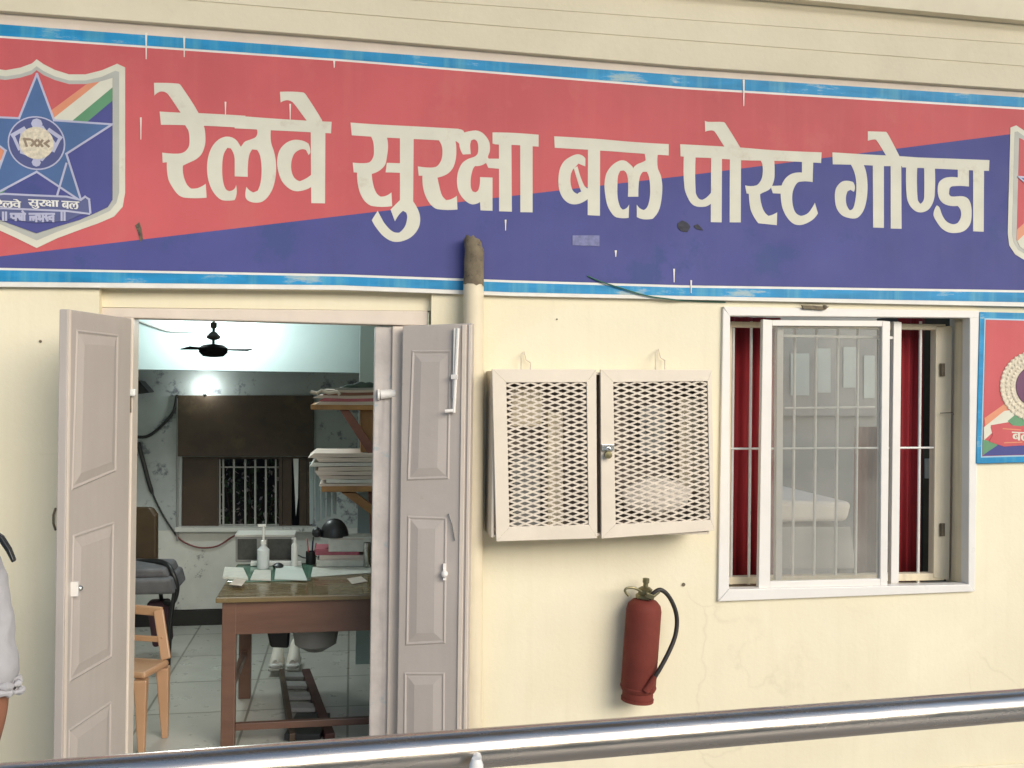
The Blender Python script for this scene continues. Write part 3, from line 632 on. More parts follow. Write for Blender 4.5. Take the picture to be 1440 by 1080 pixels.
# shield emblems
SH = (0,70,3.484)
def emblem(shift, lab):
    xc = PY(52, 200, SY0).x
    def w(p):                                   # world (x,z) of a picture point on the board
        q = PY(p[0], p[1], SY0); return Vector((q.x, q.z))
    def mir(v): return Vector((2*xc-v.x, v.y))
    def half(*ps): return [w(q) for q in T(SH, *ps)]
    def put(name, polys, m_, off):
        vs = []; fs = []
        for p in polys:
            p = [q+shift for q in p]
            a = sum(p[i].x*p[(i+1)%len(p)].y - p[(i+1)%len(p)].x*p[i].y for i in range(len(p)))
            if a < 0: p.reverse()
            fs.append(list(range(len(vs), len(vs)+len(p)))); vs += p
        mb = MB(); mb.flatw(vs, fs, SY0-.003-off, .0012+off*.3); return obj(name, mb, m_, par[0])
    par = [sign]
    out = half((181,48),(215,72),(270,100),(340,122),(420,122),(500,102),(575,70),(614,88),(614,700),(602,770),(560,818),(480,852),(400,880),(280,925),(181,972))
    outer = out + [mir(v) for v in reversed(out[1:-1])]
    sh = put('shield', [outer], 'letter', .001); sh['label'] = lab
    par[0] = sh
    mid = half((181,82),(215,106),(270,132),(340,152),(420,152),(500,134),(566,104),(585,110),(585,700),(572,750),(540,790),(470,822),(400,848),(280,893),(181,935))
    put('border_line', [mid + [mir(v) for v in reversed(mid[1:-1])]], mat('shield_grey_line', (.40,.40,.36), .5), .0016)
    inn = half((181,102),(215,126),(270,150),(340,170),(420,170),(500,156),(553,140),(553,735),(530,772),(460,805),(390,835),(280,868),(181,900))
    inner = inn + [mir(v) for v in reversed(inn[1:-1])]
    put('shield_field', [inner], 'red', .0022)
    # diagonal bands clipped to the field
    def clip(poly, a, b):                        # keep side left of a->b
        o = []; d = b-a
        side = lambda p: d.x*(p.y-a.y) - d.y*(p.x-a.x)
        for i in range(len(poly)):
            p, q = poly[i], poly[(i+1) % len(poly)]; sp, sq = side(p), side(q)
            if sp >= 0: o.append(p)
            if sp*sq < 0: o.append(p + (q-p)*(sp/(sp-sq)))
        return o
    ln = lambda x0,y0,x1,y1: half((x0,y0),(x1,y1))
    for nm, m_, off, (a_, b_) in (('saffron_stripe','saffron',.0028,ln(-100,560,420,175)),('white_stripe','letter',.0034,ln(-100,625,545,115)),('green_stripe','green',.0040,ln(-100,730,555,185)),('navy_field','blue',.0046,ln(-100,800,555,250))):
        c = clip(inner, b_, a_)
        if len(c) > 2: put(nm, [c], m_, off)
    st = half((184,122),(268,348),(552,368),(328,512),(402,745),(183,600))
    star = st + [mir(v) for v in reversed(st[1:-1])]
    put('star', [star], 'starblue', .0054)
    def stroke(a, b, wd):
        d = (b-a).normalized(); n_ = Vector((-d.y, d.x))*wd; return [a-n_-d*wd, b-n_+d*wd, b+n_+d*wd, a+n_-d*wd]
    ls = [stroke(star[i], star[(i+1) % len(star)], .0042) for i in range(len(star))]
    ls.append(stroke(*half((328,560),(280,725)), .004))
    put('star_outline', ls, 'emblemline', .0062)
    c = half((183,460))[0]; rr = (half((323,460))[0]-c).length
    circ = lambda r, n=40, cc=None: [(cc or c)+Vector((math.cos(2*math.pi*i/n), math.sin(2*math.pi*i/n)))*r for i in range(n)]
    put('ring', [circ(rr)], 'emblemline', .0068); put('ring_field', [circ(rr*.95)], mat('ring_blue', (.065,.075,.2), .5), .0074)
    put('cup', [circ(rr*.70, 5) , circ(rr*.2, 8, c+Vector((0,rr*.72))), circ(rr*.16, 8, c-Vector((0,rr*.72)))] + [stroke(c+Vector((s*rr*.45,rr*.5)), c+Vector((s*rr*.82,rr*.25)), .008) for s in (-1,1)] + [stroke(c+Vector((s*rr*.82,rr*.25)), c+Vector((s*rr*.6,-rr*.25)), .006) for s in (-1,1)], 'emblemline', .0078)
    put('disc', [circ(rr*.60)], 'wreath', .0084)
    tx = [stroke(c+Vector((x*rr,y*rr)), c+Vector((x2*rr,y2*rr)), .005) for x,y,x2,y2 in ((-.16,.1,.0,-.1),(-.16,-.1,.0,.1),(.06,.1,.2,-.1),(.06,-.1,.2,.1),(.42,.1,.3,0),(.3,0,.42,-.1),(-.42,.12,-.34,-.12),(-.42,.12,-.24,.12))]
    put('monogram', tx, mat('monogram_brown', (.25,.19,.13), .6), .009)
    rb = half((181,716),(330,722),(402,738),(445,725),(447,800),(395,812),(330,842),(181,850))
    put('ribbon', [rb + [mir(v) for v in reversed(rb[1:-1])]], mat('ribbon_blue', (.09,.10,.22), .5), .0082)
    edge = half((181,716),(330,722),(398,738)); edge2 = half((181,786),(330,792),(440,806)); edge3 = half((400,738),(420,722),(440,735),(446,800))
    rl = []
    for e in (edge, edge2, edge3):
        for i in range(len(e)-1): rl.append(stroke(e[i], e[i+1], .004)); rl.append(stroke(mir(e[i]), mir(e[i+1]), .004))
    put('ribbon_edge', rl, 'emblemline', .0088)
    # motto rows: the three words of the board again, small, and two short words below
    def small(Ws, x0, x1, y0, y1):
        pts_ = [w(q) for p in Ws for q in p]; mx0 = min(v.x for v in pts_); mx1 = max(v.x for v in pts_); mz0 = min(v.y for v in pts_); mz1 = max(v.y for v in pts_)
        a, bq = half((x0,y0),(x1,y1)); sx_ = (bq.x-a.x)/(mx1-mx0); sz = (a.y-bq.y)/(mz1-mz0)
        return [[Vector((a.x+(w(q).x-mx0)*sx_, bq.y+(w(q).y-mz0)*sz)) for q in p] for p in Ws]
    put('motto', small(W1, -20, 108, 730, 778) + small(W2, 142, 292, 734, 786) + small(W3, 305, 392, 742, 784), 'signwhite', .0094)
    # second row, letters ya sha o / la bha sva as strokes
    def gl(strokes, x0, y0, s): return [stroke(*half((x0+a*s, y0+b*s),(x0+c_*s, y0+d_*s)), .0042) for a,b,c_,d_ in strokes]
    YA = ((0,0,9,0),(8,0,8,10),(1,0,1,5),(1,5,4,7),(4,7,8,7)); SHA = ((10,0,19,0),(18,0,18,10),(11,2,14,2),(14,2,13,5),(13,5,15,9),(11,5,16,6)); OO = ((19,0,23,0),(22,0,22,10),(22,0,19,-4))
    LA = ((0,0,10,0),(9,0,9,10),(1,8,1,4),(1,4,4,4),(4,4,5,8),(5,8,7,4),(7,4,9,4)); BHA = ((11,0,19,0),(18,0,18,10),(11,2,14,3),(13,3,13,6),(13,6,18,7),(12,7,14,8)); SA = ((20,0,25,0),(23,0,22,4),(20,4,24,5),(21,4,24,9)); VA = ((25,0,33,0),(32,0,32,10),(32,3,27,4),(27,4,27,7),(27,7,32,8))
    put('motto', gl(YA+SHA+OO, 58, 806, 3.0) + gl(LA+BHA+SA+VA, 150, 806, 3.6) + gl(((0,0,0,10),(4,0,4,10)), 306, 800, 3.6) + gl(((0,0,0,10),(4,0,4,10)), 20, 800, 3.6), 'emblemline', .0094)
    return outer
o_ = emblem(Vector((0,0)), 'whole shield emblem with star at the left end')
tl = PY(52,200,SY0).x*2 - PY(175,95,SY0).x
tgt = PY(1420.5, 176, SY0)
q = PY(164,90,SY0)
emblem(Vector((tgt.x - (2*PY(52,200,SY0).x - PY(176,92,SY0).x), tgt.z - q.z)), 'shield emblem cut by the right edge')

# ------------------------------------------------------------------ pipe in front of the sign
pp = thing('drain_pipe', 'cream painted drain pipe with broken rusty top end beside the door', 'pipe', (PY(664,900,-.085).x, -.085, GZ))
def pc(x, y): return PY(x, y, -.085)
rp = .047
top = pc(666, 398); bot = pc(664, 1000); d_ = (bot-top).normalized(); bot = top + d_*((top.z-GZ)/-d_.z)
mb = MB(); mb.tube([top, top+(bot-top)*.3, top+(bot-top)*.7, bot], rp, 24); obj('pipe', mb, 'pvc', pp, smooth=True)
mb = MB(); k = 22
rings = [(0.0,1.0,398),(0.3,1.02,388),(.5,.98,372),(.8,1.0,352)]
ring = []
for (t_, s_, y_) in [(0,1.03,402),(0,1.0,385),(0,.98,368),(0,.97,352),(0,.92,340),(0,.8,333)]:
    c = pc(666 + (402-y_)*0.02, y_)
    ring.append([c + Vector((math.cos(2*math.pi*j/k)*rp*s_*random.uniform(.95,1.04) - (.006 if y_ < 345 else 0), math.sin(2*math.pi*j/k)*rp*s_, random.uniform(-.008,.008) + (-.03*max(0, math.cos(2*math.pi*j/k)) if y_ < 345 else 0))) for j in range(k)])
o = 0; mb.v = [v for r in ring for v in r]
for i in range(len(ring)-1):
    for j in range(k): mb.f.append((i*k+j, i*k+(j+1)%k, (i+1)*k+(j+1)%k, (i+1)*k+j))
mb.f.append(tuple((len(ring)-1)*k+j for j in range(k)))
obj('pipe_end', mb, 'rust', pp, smooth=True)
# green wire over the sign's lower edge
mb = MB(); mb.tube(catmull([PY(826,388,-.034), PY(845,396,-.04), PY(876,406,-.042), PY(910,416,-.04), PY(945,421,-.034), PY(968,423,-.012), PY(1020,425,-.006)], 6), [.0035]*37, 7)
solo('wire', mb, 'greenwire', 'thin dark green wire crossing the lower edge of the sign', 'wire', smooth=True)

# ------------------------------------------------------------------ wall cabinet
CYF = -.235
cab = thing('wall_cabinet', 'cream metal wall cabinet with two wire mesh doors', 'cabinet', PY(850, 755, -.1))
mb = MB()
TLc, TRc, BRc, BLc = PY(694,521,CYF+.02), PY(1001,521,CYF+.02), PY(1003,748,CYF+.02), PY(699,759,CYF+.02)
tk = .012
Lx, Rx, Tz, Bz = TLc.x, TRc.x, TLc.z, (BRc.z+BLc.z)/2
mb.box(Lx, Lx+tk, CYF+.02, -.004, Bz, Tz); mb.box(Rx-tk, Rx, CYF+.02, -.004, Bz, Tz)
mb.box(Lx+tk, Rx-tk, CYF+.02, -.004, Tz-tk, Tz); mb.box(Lx+tk, Rx-tk, CYF+.02, -.004, Bz, Bz+tk)
obj('carcass', mb, 'cabinet', cab, bevel=.002)
obj('back_panel', MB().box(Lx+tk, Rx-tk, -.02, -.006, Bz+tk, Tz-tk), 'cabin', cab)
obj('divider', MB().box((Lx+Rx)/2-.012, (Lx+Rx)/2+.006, CYF+.05, -.021, Bz+tk, Tz-tk), 'cabin', cab)
def cabdoor(o4, i4, lab):
    (ax,ay),(bx,by),(cx_,cy_),(dx,dy) = o4; (ex,ey),(fx,fy),(gx,gy),(hx,hy) = i4
    mb = MB(); t = .018
    mb.px([(ax,ay),(bx,by),(fx,fy),(ex,ey)], CYF, t); mb.px([(hx,hy),(gx,gy),(cx_,cy_),(dx,dy)], CYF, t)
    mb.px([(ax,ay),(ex,ey),(hx,hy),(dx,dy)], CYF, t); mb.px([(fx,fy),(bx,by),(cx_,cy_),(gx,gy)], CYF, t)
    d = obj('mesh_door', mb, 'cabinet', cab, bevel=.0015, label=lab)
    # expanded metal
    mb = MB(); cw, ch = 21.8, 8.0
    nx = round((fx-ex)/cw*2)/2; ny = round((hy-ey)/ch); 
    def g(u, v): # bilinear
        x = (ex+(fx-ex)*u)*(1-v) + (hx+(gx-hx)*u)*v; y = (ey+(fy-ey)*u)*(1-v) + (hy+(gy-hy)*u)*v
        return PY(x, y, CYF+.006)
    for r_ in range(ny*2+1):
        for c_ in range(int(nx*2)):
            up = (r_ + c_) % 2
            v0 = r_/(2*ny); dv = .5/ny
            va, vb = (v0, v0+dv) if up else (v0+dv, v0)
            if max(va, vb) > 1.0001: continue
            a_, b_ = g(c_/(2*nx), va), g((c_+1)/(2*nx), vb)
            oy = Vector((0, .0005*up + .00025*(c_ % 2), 0)); dd = (b_-a_); mb.bar(a_-dd*.06+oy, b_+dd*.06+oy, .0025, .0082)
    obj('wire_mesh', mb, 'meshm', d)
    return d
dl = cabdoor([(692,519),(838.5,519.5),(840,757),(698,761.5)], [(712,538),(825,537.5),(828,738),(716.5,741)], 'left mesh door')
dr = cabdoor([(844.5,519.5),(1001,520),(1005,746),(846,757.5)], [(862.5,537.5),(995,536),(999,731),(866,737.5)], 'right mesh door')
for x, y0 in ((740,502),(929,499)):
    mb = MB(); mb.tube([PY(x-7,522,-.1), PY(x-7,y0-2,-.03), PY(x-3,y0-8,-.01), PY(x,y0+4,-.02), PY(x+6,y0+8,-.02), PY(x+6,522,-.1)], .0028, 6); obj('hanger', mb, 'meshm', cab, smooth=True)
pk = thing('padlock', 'small dull padlock hanging on the hasp between the cabinet doors', 'padlock', PY(855,648,CYF-.02))
mb = MB(); mb.rect(846,625,864,634,CYF-.018,.016); obj('hasp', mb, 'chrome', pk, bevel=.002)
mb = MB(); mb.lathe([(.001,0),(.017,.002),(.017,.018),(.001,.02)], PY(856,640,CYF-.03), (0,1,0), 16); obj('body', mb, 'brass', pk, smooth=True)
mb = MB(); mb.torus(PY(855,633,CYF-.02), .012, .0035, n=14, k=8, a0=0, a1=math.pi); obj('shackle', mb, 'chrome', pk, smooth=True)
# contents of the cabinet
mb = MB(); c = PY(923,697,-.15); mb.ball(c, .13, 14, (1.3,.45,.66)); 
for i, v in enumerate(mb.v):
    r_ = v-c; mb.v[i] = c + r_*(1+.10*math.sin(9*r_.x*8+2)*math.sin(7*r_.z*8)) ; mb.v[i].z = max(mb.v[i].z, Bz+tk+.001)
solo('white_bundle', mb, 'sheet', 'pale cloth bundle lying behind the right mesh door', 'bundle', smooth=True)
mb = MB(); mb.rect(722,640,760,742,-.12,.09); mb.rect(730,655,752,690,-.125,.005); solo('meter_box', mb, 'greyroom', 'grey meter box low behind the left mesh door', 'meter box', bevel=.004)
mb = MB(); mb.rect(770,580,792,742,-.1,.06); solo('meter_box', mb, 'reveal', 'narrow tall box in the middle behind the left mesh door', 'meter box', bevel=.004)
mb = MB(); mb.rect(955,560,992,690,-.11,.08); mb.rect(960,570,985,600,-.115,.005); solo('meter_box', mb, 'reveal', 'pale upright box at the right behind the right mesh door', 'meter box', bevel=.004)
mb = MB(); mb.rect(900,570,935,640,-.10,.07); mb.ball(PY(917,600,-.10),.04,8,(1,.5,1)); solo('meter', mb, 'greyroom', 'round faced grey meter behind the right mesh door', 'meter')
mb = MB(); mb.rect(720,545,762,600,-.11,.08); solo('meter_box', mb, 'reveal', 'pale box high behind the left mesh door', 'meter box', bevel=.004)

# ------------------------------------------------------------------ fire extinguisher
EYC = -.09
ext = thing('fire_extinguisher', 'red fire extinguisher with black hose hanging on the cream wall', 'extinguisher', PY(893, 985, EYC))
b0 = PY(896, 985, EYC); t0 = PY(906.5, 843, EYC); ax = (t0-b0); hgt = ax.length; ax.normalize(); rr = .083
mb = MB(); mb.lathe([(.001,0),(rr*.86,0),(rr*.88,.004),(rr*.88,.045),(rr*.95,.05),(rr,.06),(rr,hgt-.05),(rr*.93,hgt-.025),(rr*.7,hgt-.004),(rr*.38,hgt+.006),(.001,hgt+.007)], b0, ax, 36); obj('cylinder', mb, 'extred', ext, smooth=True)
mb = MB(); mb.lathe([(rr*1.01,.062),(rr*1.03,.064),(rr*1.03,.07),(rr*1.01,.072)], b0, ax, 36); mb.lathe([(rr*.9,.001),(rr*.93,.001),(rr*.93,.014),(rr*.9,.014)], b0, ax, 36); obj('foot_ring', mb, 'extred', ext, smooth=True)
mb = MB(); mb.lathe([(.036,hgt+.002),(.044,hgt+.008),(.044,hgt+.022),(.032,hgt+.028),(.034,hgt+.05),(.02,hgt+.06),(.012,hgt+.062),(.012,hgt+.078),(.016,hgt+.08),(.016,hgt+.1),(.001,hgt+.103)], b0, ax, 18); obj('valve', mb, 'brass', ext, smooth=True)
mb = MB(); mb.tube(catmull([PY(902,832,EYC-.02), PY(892,827,EYC-.03), PY(882,827,EYC-.03), PY(879,831,EYC-.03), PY(884,838,EYC-.03)],5), .006, 8); obj('lever', mb, 'brass', ext, smooth=True)
mb = MB(); mb.bar(PY(908,836,EYC-.05), PY(920,840,EYC-.06), .024, .024); mb.tube([PY(916,840,EYC-.06), PY(927,831,EYC-.06)], .01, 10); obj('outlet', mb, 'brass', ext, bevel=.003)
hp = catmull([PY(913,842,EYC-.05), PY(919,834,EYC-.06), PY(929,829.5,EYC-.06), PY(940,838,EYC-.055), PY(949,856,EYC-.05), PY(952,874,EYC-.05), PY(949,896,EYC-.06), PY(939,920,EYC-.075), PY(927,942,EYC-.085), PY(917,958,EYC-.088)], 6)
mb = MB(); mb.tube(hp, .0105, 10); obj('hose', mb, 'rubber', ext, smooth=True)
mb = MB(); mb.tube([PY(921,951,EYC-.09), PY(912,966,EYC-.09), PY(908,972,EYC-.088)], [.012,.015,.017], 12); mb.bar(PY(905,966,EYC-.07), PY(918,972,EYC-.075), .03, .02); obj('nozzle', mb, 'extred', ext, smooth=True)
mb = MB(); mb.bar(PY(903,846,EYC+.0), PY(903,846,-.001), .04, .02); obj('bracket', mb, 'rust', ext)

# ------------------------------------------------------------------ emblem board on the right
eb = thing('emblem_board', 'red board with cyan border and gold wreath emblem beside the window', 'sign', PY(1450, 655, -.01))
o4 = [(1378,438.5),(1600,444),(1596,646),(1373,652)]
mb = MB(); mb.px(o4, -.022, .02); obj('board', mb, 'cyan', eb, bevel=.002)
i4 = [(1386.5,449.5),(1590,455),(1586,636),(1381.5,641.5)]
mb = MB(); mb.px([(1384.5,447.5),(1592,453),(1588,638),(1379.5,643.5)], -.0232, .001); obj('border_line', mb, mat('pale_cyan', (.35,.55,.66), .5), eb)
mb = MB(); mb.px(i4, -.0246, .001); obj('red_field', mb, 'red', eb)
def ebflat(name, polys, m_, off): mb = MB(); mb.flat(polys, -.0246-off, .0009+off*.4); return obj(name, mb, m_, eb)
ebflat('navy_corner', [[(1382,641),(1408,618),(1425,627),(1586,622),(1585.5,635.5)]], 'blue', .0008)
ebflat('green_corner', [[(1382.2,618),(1399,622),(1403,626),(1382,640)]], 'green', .0012)
ebflat('saffron_stripe', [[(1384.5,588),(1414,567),(1418,578),(1386,603)]], 'saffron', .0012)
ebflat('white_stripe', [[(1383.5,601),(1412,578),(1440,574),(1440,590),(1393,598),(1396,608),(1384,619)]], 'letter', .0016)
ebflat('green_leaf', [[(1417,592),(1428,583),(1440,590),(1440,598),(1428,602)]], 'green', .002)
ebflat('ribbon', [[(1393,600),(1412,597),(1440,600),(1500,600),(1522,597),(1514,612),(1520,620),(1500,626),(1440,626),(1412,628),(1391,621),(1396,612)]], 'red', .0024)
ebflat('ribbon_line', [[(1410,602),(1436,604),(1436,605.5),(1410,603.5)],[(1412,622),(1438,621),(1438,622.5),(1412,623.5)]], 'saffron', .003)
def smallw(Ws, x0, x1, y0, y1):
    X = [q[0] for p in Ws for q in p]; Yv = [q[1] for p in Ws for q in p]; 
    return [[(x0+(q[0]-min(X))*(x1-x0)/(max(X)-min(X)), y0+(q[1]-min(Yv))*(y1-y0)/(max(Yv)-min(Yv))) for q in p] for p in Ws]
ebflat('motto', smallw(W3, 1423, 1452, 607, 620), 'letter', .0036)
wc = (1456, 543)
def ell(cx, cy, rx, ry, n=40): return [(cx+rx*math.cos(2*math.pi*i/n), cy+ry*math.sin(2*math.pi*i/n)) for i in range(n)]
mb = MB(); mb.flat([ell(*wc, 49, 49)], -.0275, .0025)
for k in range(46):
    a = 2*math.pi*k/46
    for r0_ in (34, 41, 48):
        x = wc[0]+r0_*math.cos(a+r0_*.02); y = wc[1]+r0_*math.sin(a+r0_*.02); mb.ball(PY(x, y, -.028), .009, 5, (1,.4,1))
obj('wreath', mb, 'wreath', eb)
ebflat('disc', [ell(*wc, 27, 29)], mat('disc_purple', (.12,.03,.09), .5), .006)
ebflat('disc_emblem', [ell(wc[0], wc[1], 12, 20, 12)], 'wreath', .0068)

# ------------------------------------------------------------------ handrail in front
p0 = PD(720, 1048.5, 1.226); p1 = PD(1440, 991.0, 1.50); dv = (p1-p0)
rail = thing('handrail', 'polished steel tube handrail across the bottom of the view', 'handrail', (p0.x, p0.y, GZ))
mb = MB(); mb.tube([p0-dv*2.2, p0-dv, p0, p1, p1+dv*1.2], .025, 40); obj('rail_tube', mb, 'steel', rail, smooth=True)
q = PD(670, 1062, 1.165)
mb = MB(); mb.tube([q+Vector((0,0,-.004)), q+Vector((0,0,-.012)), q+Vector((0,0,-.05)), (q.x,q.y,GZ)], [.006,.009,.0095,.0095], 16); mb.tube([q+Vector((0,0,-.01)), q+Vector((0,0,-.01))+_f*.05], .006, 8); obj('post', mb, 'alu', rail, smooth=True)
for t_ in (1.25, -1.4):
    q = p0 + dv*t_; mb = MB(); mb.tube([q+Vector((0,0,-.02)), (q.x, q.y, GZ)], .0105 if t_ == -.055 else .02, 16); mb.lathe([(.04,0),(.04,.006),(.02,.012)], (q.x,q.y,GZ), (0,0,1), 20); obj('post', mb, 'alu' if t_ == -.055 else 'steel', rail, smooth=True)
# ------------------------------------------------------------------ unseen platform canopy, cut to a narrow strip to set the wall light
cp = thing('platform_canopy', 'platform shelter roof on steel posts, outside the picture', 'canopy', (0,-4.8,GZ))
mb = MB(); mb.box(-25, 25, -3.1, -1.5, 4.5, 4.6); obj('roof', mb, 'roofm', cp)
for x in (-8, 8):
    mb = MB(); mb.tube([(x,-2.4,GZ),(x,-2.4,4.5)], .09, 16); obj('post', mb, 'steelgrey', cp, smooth=True)

# ------------------------------------------------------------------ office interior
YF = PZ(320, 1053, 0).y
ZT = PY(420, 838, YF-.03).z
YB = PZ(400, 792, ZT).y
XL = PY(303, 840, YF-.03).x; XD = .56
desk = thing('office_desk', 'old reddish brown wooden desk with glass sheet inside the doorway', 'desk', (XL+.1, YF, 0))
obj('desk_top', MB().box(XL, XD, YF-.03, YB, ZT-.028, ZT), 'desktop', desk, bevel=.006)
lx0 = PY(311, 950, YF).x; lw = PY(333, 950, YF).x - lx0
za = PY(420, 890, YF).z
obj('apron', MB().box(lx0+.004, XD-.03, YF+.004, YF+.03, za, ZT-.0285), 'desk', desk, bevel=.002)
obj('apron', MB().box(lx0+.008, lx0+.03, YF+.031, YB-.05, za, ZT-.0285), 'desk', desk, bevel=.002)
for x, y in ((lx0, YF), (lx0, YB-.1), (XD-.1, YF), (XD-.1, YB-.1)):
    obj('leg', MB().box(x, x+lw*.9, y, y+.06, 0, ZT-.029), 'desk', desk, bevel=.004)
zr = PY(330, 1022, YF+.03).z
obj('foot_rail', MB().box(lx0+lw*.9, XD-.1, YF+.02, YF+.05, zr-.018, zr+.018), 'desk', desk, bevel=.003)
zs = PZ(330, 960, 0); obj('foot_rail', MB().box(lx0+.015, lx0+.045, YF+.06, YB-.1, .24, .285), 'desk', desk, bevel=.003)
gx0, gx1 = PZ(322, 815, ZT), PZ(436, 818, ZT)
obj('glass_sheet', MB().box(gx0.x, gx1.x, PZ(380,818,ZT).y, YB-.05, ZT+.0005, ZT+.006), 'deskglass', desk, bevel=.002)
def od(x, y, dz=.006): return PZ(x, y, ZT+dz)
def sheet(name, lab, cat, ps, m_, th=.004, grp=None, dz=.0065):
    mb = MB(); mb.prism([od(x, y, dz) for x, y in ps], (0, 0, th)); return solo(name, mb, m_, lab, cat, group=grp, bevel=.001)
sheet('paper_stack', 'white papers at the left end of the desk glass', 'papers', [(313,814),(349,816),(342,801),(316,800)], 'whitepaper', .012)
sheet('paper_stack', 'crumpled white papers at the middle of the desk glass', 'papers', [(352,816),(381,817),(381,803),(358,803)], 'whitepaper', .008)
sheet('paper_stack', 'wide sheet on the desk under the pink ledgers', 'papers', [(438,812),(525,806),(525,798),(436,798)], 'whitepaper', .004, dz=.0008)
sheet('notebook', 'dull green notebook lying on the desk glass', 'notebook', [(386,815),(432,817),(424,797),(388,797)], 'pageg', .006)
# radio set / printer with dark grilles
yb = od(380, 793).y
mb = MB(); mb.rect(331,755,413,791,yb+.02,.16); pr = thing('desk_printer', 'grey desk printer with two dark grilles at the back of the desk', 'printer', PY(372, 791, yb+.02))
obj('case', mb, 'steelgrey', pr, bevel=.008)
M['grilled'] = mat('dark_grille', (.045,.045,.04), .6, var=.3, scale=40); obj('grille', MB().rect(334,758,361,787,yb+.014,.008), 'grilled', pr, bevel=.002)
obj('grille', MB().rect(376,758,410,787,yb+.014,.008), 'grilled', pr, bevel=.002)
obj('lid', MB().rect(330,752,415,755.5,yb+.01,.17), 'mattgrey', pr, bevel=.003)
mb = MB(); mb.rect(352,790,424,796,od(388,796).y,.05); solo('paper_tray', mb, 'white', 'white tray on the desk in front of the grey printer', 'tray', bevel=.004)
def bottle(lab, x, y0, y1, w_, m1, neck):
    c = od(x, y1); c.z += .001; s = 1300/(_f.dot(c-CAM)); h = (y1-y0)/s; r = w_/2/s
    b = thing('pump_bottle', lab, 'bottle', c)
    mb = MB(); mb.lathe([(r*.95,0),(r,.01),(r,h*neck),(r*.4,h*(neck+.08)),(r*.35,h*(neck+.12))], c, n=18); obj('body', mb, m1, b, smooth=True)
    mb = MB(); mb.lathe([(r*.45,h*(neck+.12)),(r*.45,h*(neck+.2)),(r*.18,h*(neck+.22)),(r*.18,h*.96)], c, n=14); mb.bar(c+Vector((r*.3,0,h*.97)), c+Vector((-r*.9,-.01,h*.97)), r*.5, h*.05); obj('pump', mb, 'white', b, smooth=True)
bottle('tall clear pump bottle with white label on the desk', 370, 737, 799, 17, 'clear', .42)
bottle('slim white bottle near the middle of the desk', 414, 756, 797, 9, 'white', .75)
bk = od(480, 797)
for k, (a, b_, m_, lb) in enumerate((((445,797,512,788),(0,0),'whitepaper','lowest white ledger in the pile by the steel cup'),((449,788,512,781),(0,0),'paper','pale ledger in the middle of the pile by the steel cup'),((443,781,505,772),(0,0),'pink','pink topmost ledger of the pile by the steel cup'))):
    mb = MB(); mb.rect(*a[:2], *a[2:], bk.y+.01*k, .17); solo('ledger', mb, m_, lb, 'ledger', group='ledgers piled on the desk', bevel=.003)
c = od(516, 797); s = 1300/(_f.dot(c-CAM)); mb = MB(); mb.lathe([(4.6/s,0),(5/s,.002),(5.5/s,34/s),(4.8/s,34/s),(4.4/s,.004)], c, n=18); solo('steel_cup', mb, 'chrome', 'steel cup at the right end of the desk', 'cup', smooth=True)
# box with a dark cap
cb = thing('cardboard_box', 'pale carton behind the ledgers under the lower shelf', 'box', PY(490, 772, YB-.02))
obj('body', MB().rect(462,755,522,776,YB-.16,.13), 'whitepaper', cb, bevel=.003); obj('flap', MB().rect(470,757,510,759,YB-.162,.001), 'paper', cb)
mb = MB(); c = PY(470,754,YB-.1); mb.ball(c, .085, 12, (1,.9,1.25)); 
for v in mb.v: v.z = max(v.z, c.z)
mb.ball(c+Vector((-.10,-.04,.03)), .03, 8)
solo('dark_hat', mb, 'black', 'black round hat resting on the pale carton', 'cap', smooth=True)

sheet('loose_sheet', 'loose sheet lying askew at the front left of the glass sheet', 'paper', [(322,822),(340,824),(346,816),(330,814)], 'paper', .0015, dz=.02)
sheet('envelope', 'small brown envelope near the right front of the desk', 'envelope', [(495,822),(517,818),(508,811),(488,814)], 'paper', .003, dz=.001)
c = od(391, 799); mb = MB(); mb.lathe([(.022,0),(.03,.004),(.032,.018),(.02,.026),(.012,.03),(.001,.032)], c, n=16); solo('stamp_pad', mb, 'black', 'round black stamp between the two bottles', 'stamp', smooth=True)
c = od(437, 793); pn = thing('pen_stand', 'dark pen stand with pens left of the ledgers', 'pen stand', c)
mb = MB(); mb.lathe([(.028,0),(.03,.003),(.03,.075),(.026,.075),(.025,.01)], c, n=14); obj('cup', mb, 'black', pn, smooth=True)
for k in range(5):
    a_ = 1.3*k; mb = MB(); mb.tube([c+Vector((.012*math.cos(a_),.012*math.sin(a_),.012)), c+Vector((.03*math.cos(a_),.03*math.sin(a_),.125+.01*k))], .004, 6); obj('pen', mb, ('pink','blue','white','red','black')[k], pn)
mb = MB(); mb.tube(catmull([od(452,790,.004)+Vector((0,.1,.0)), od(440,786,.004)+Vector((0,.1,0)), od(428,789,.004)+Vector((0,.1,0)), od(418,786,.004)+Vector((0,.12,0))],6), .004, 6); solo('cord', mb, 'wire', 'black cord lying behind the slim white bottle', 'cord', smooth=True)
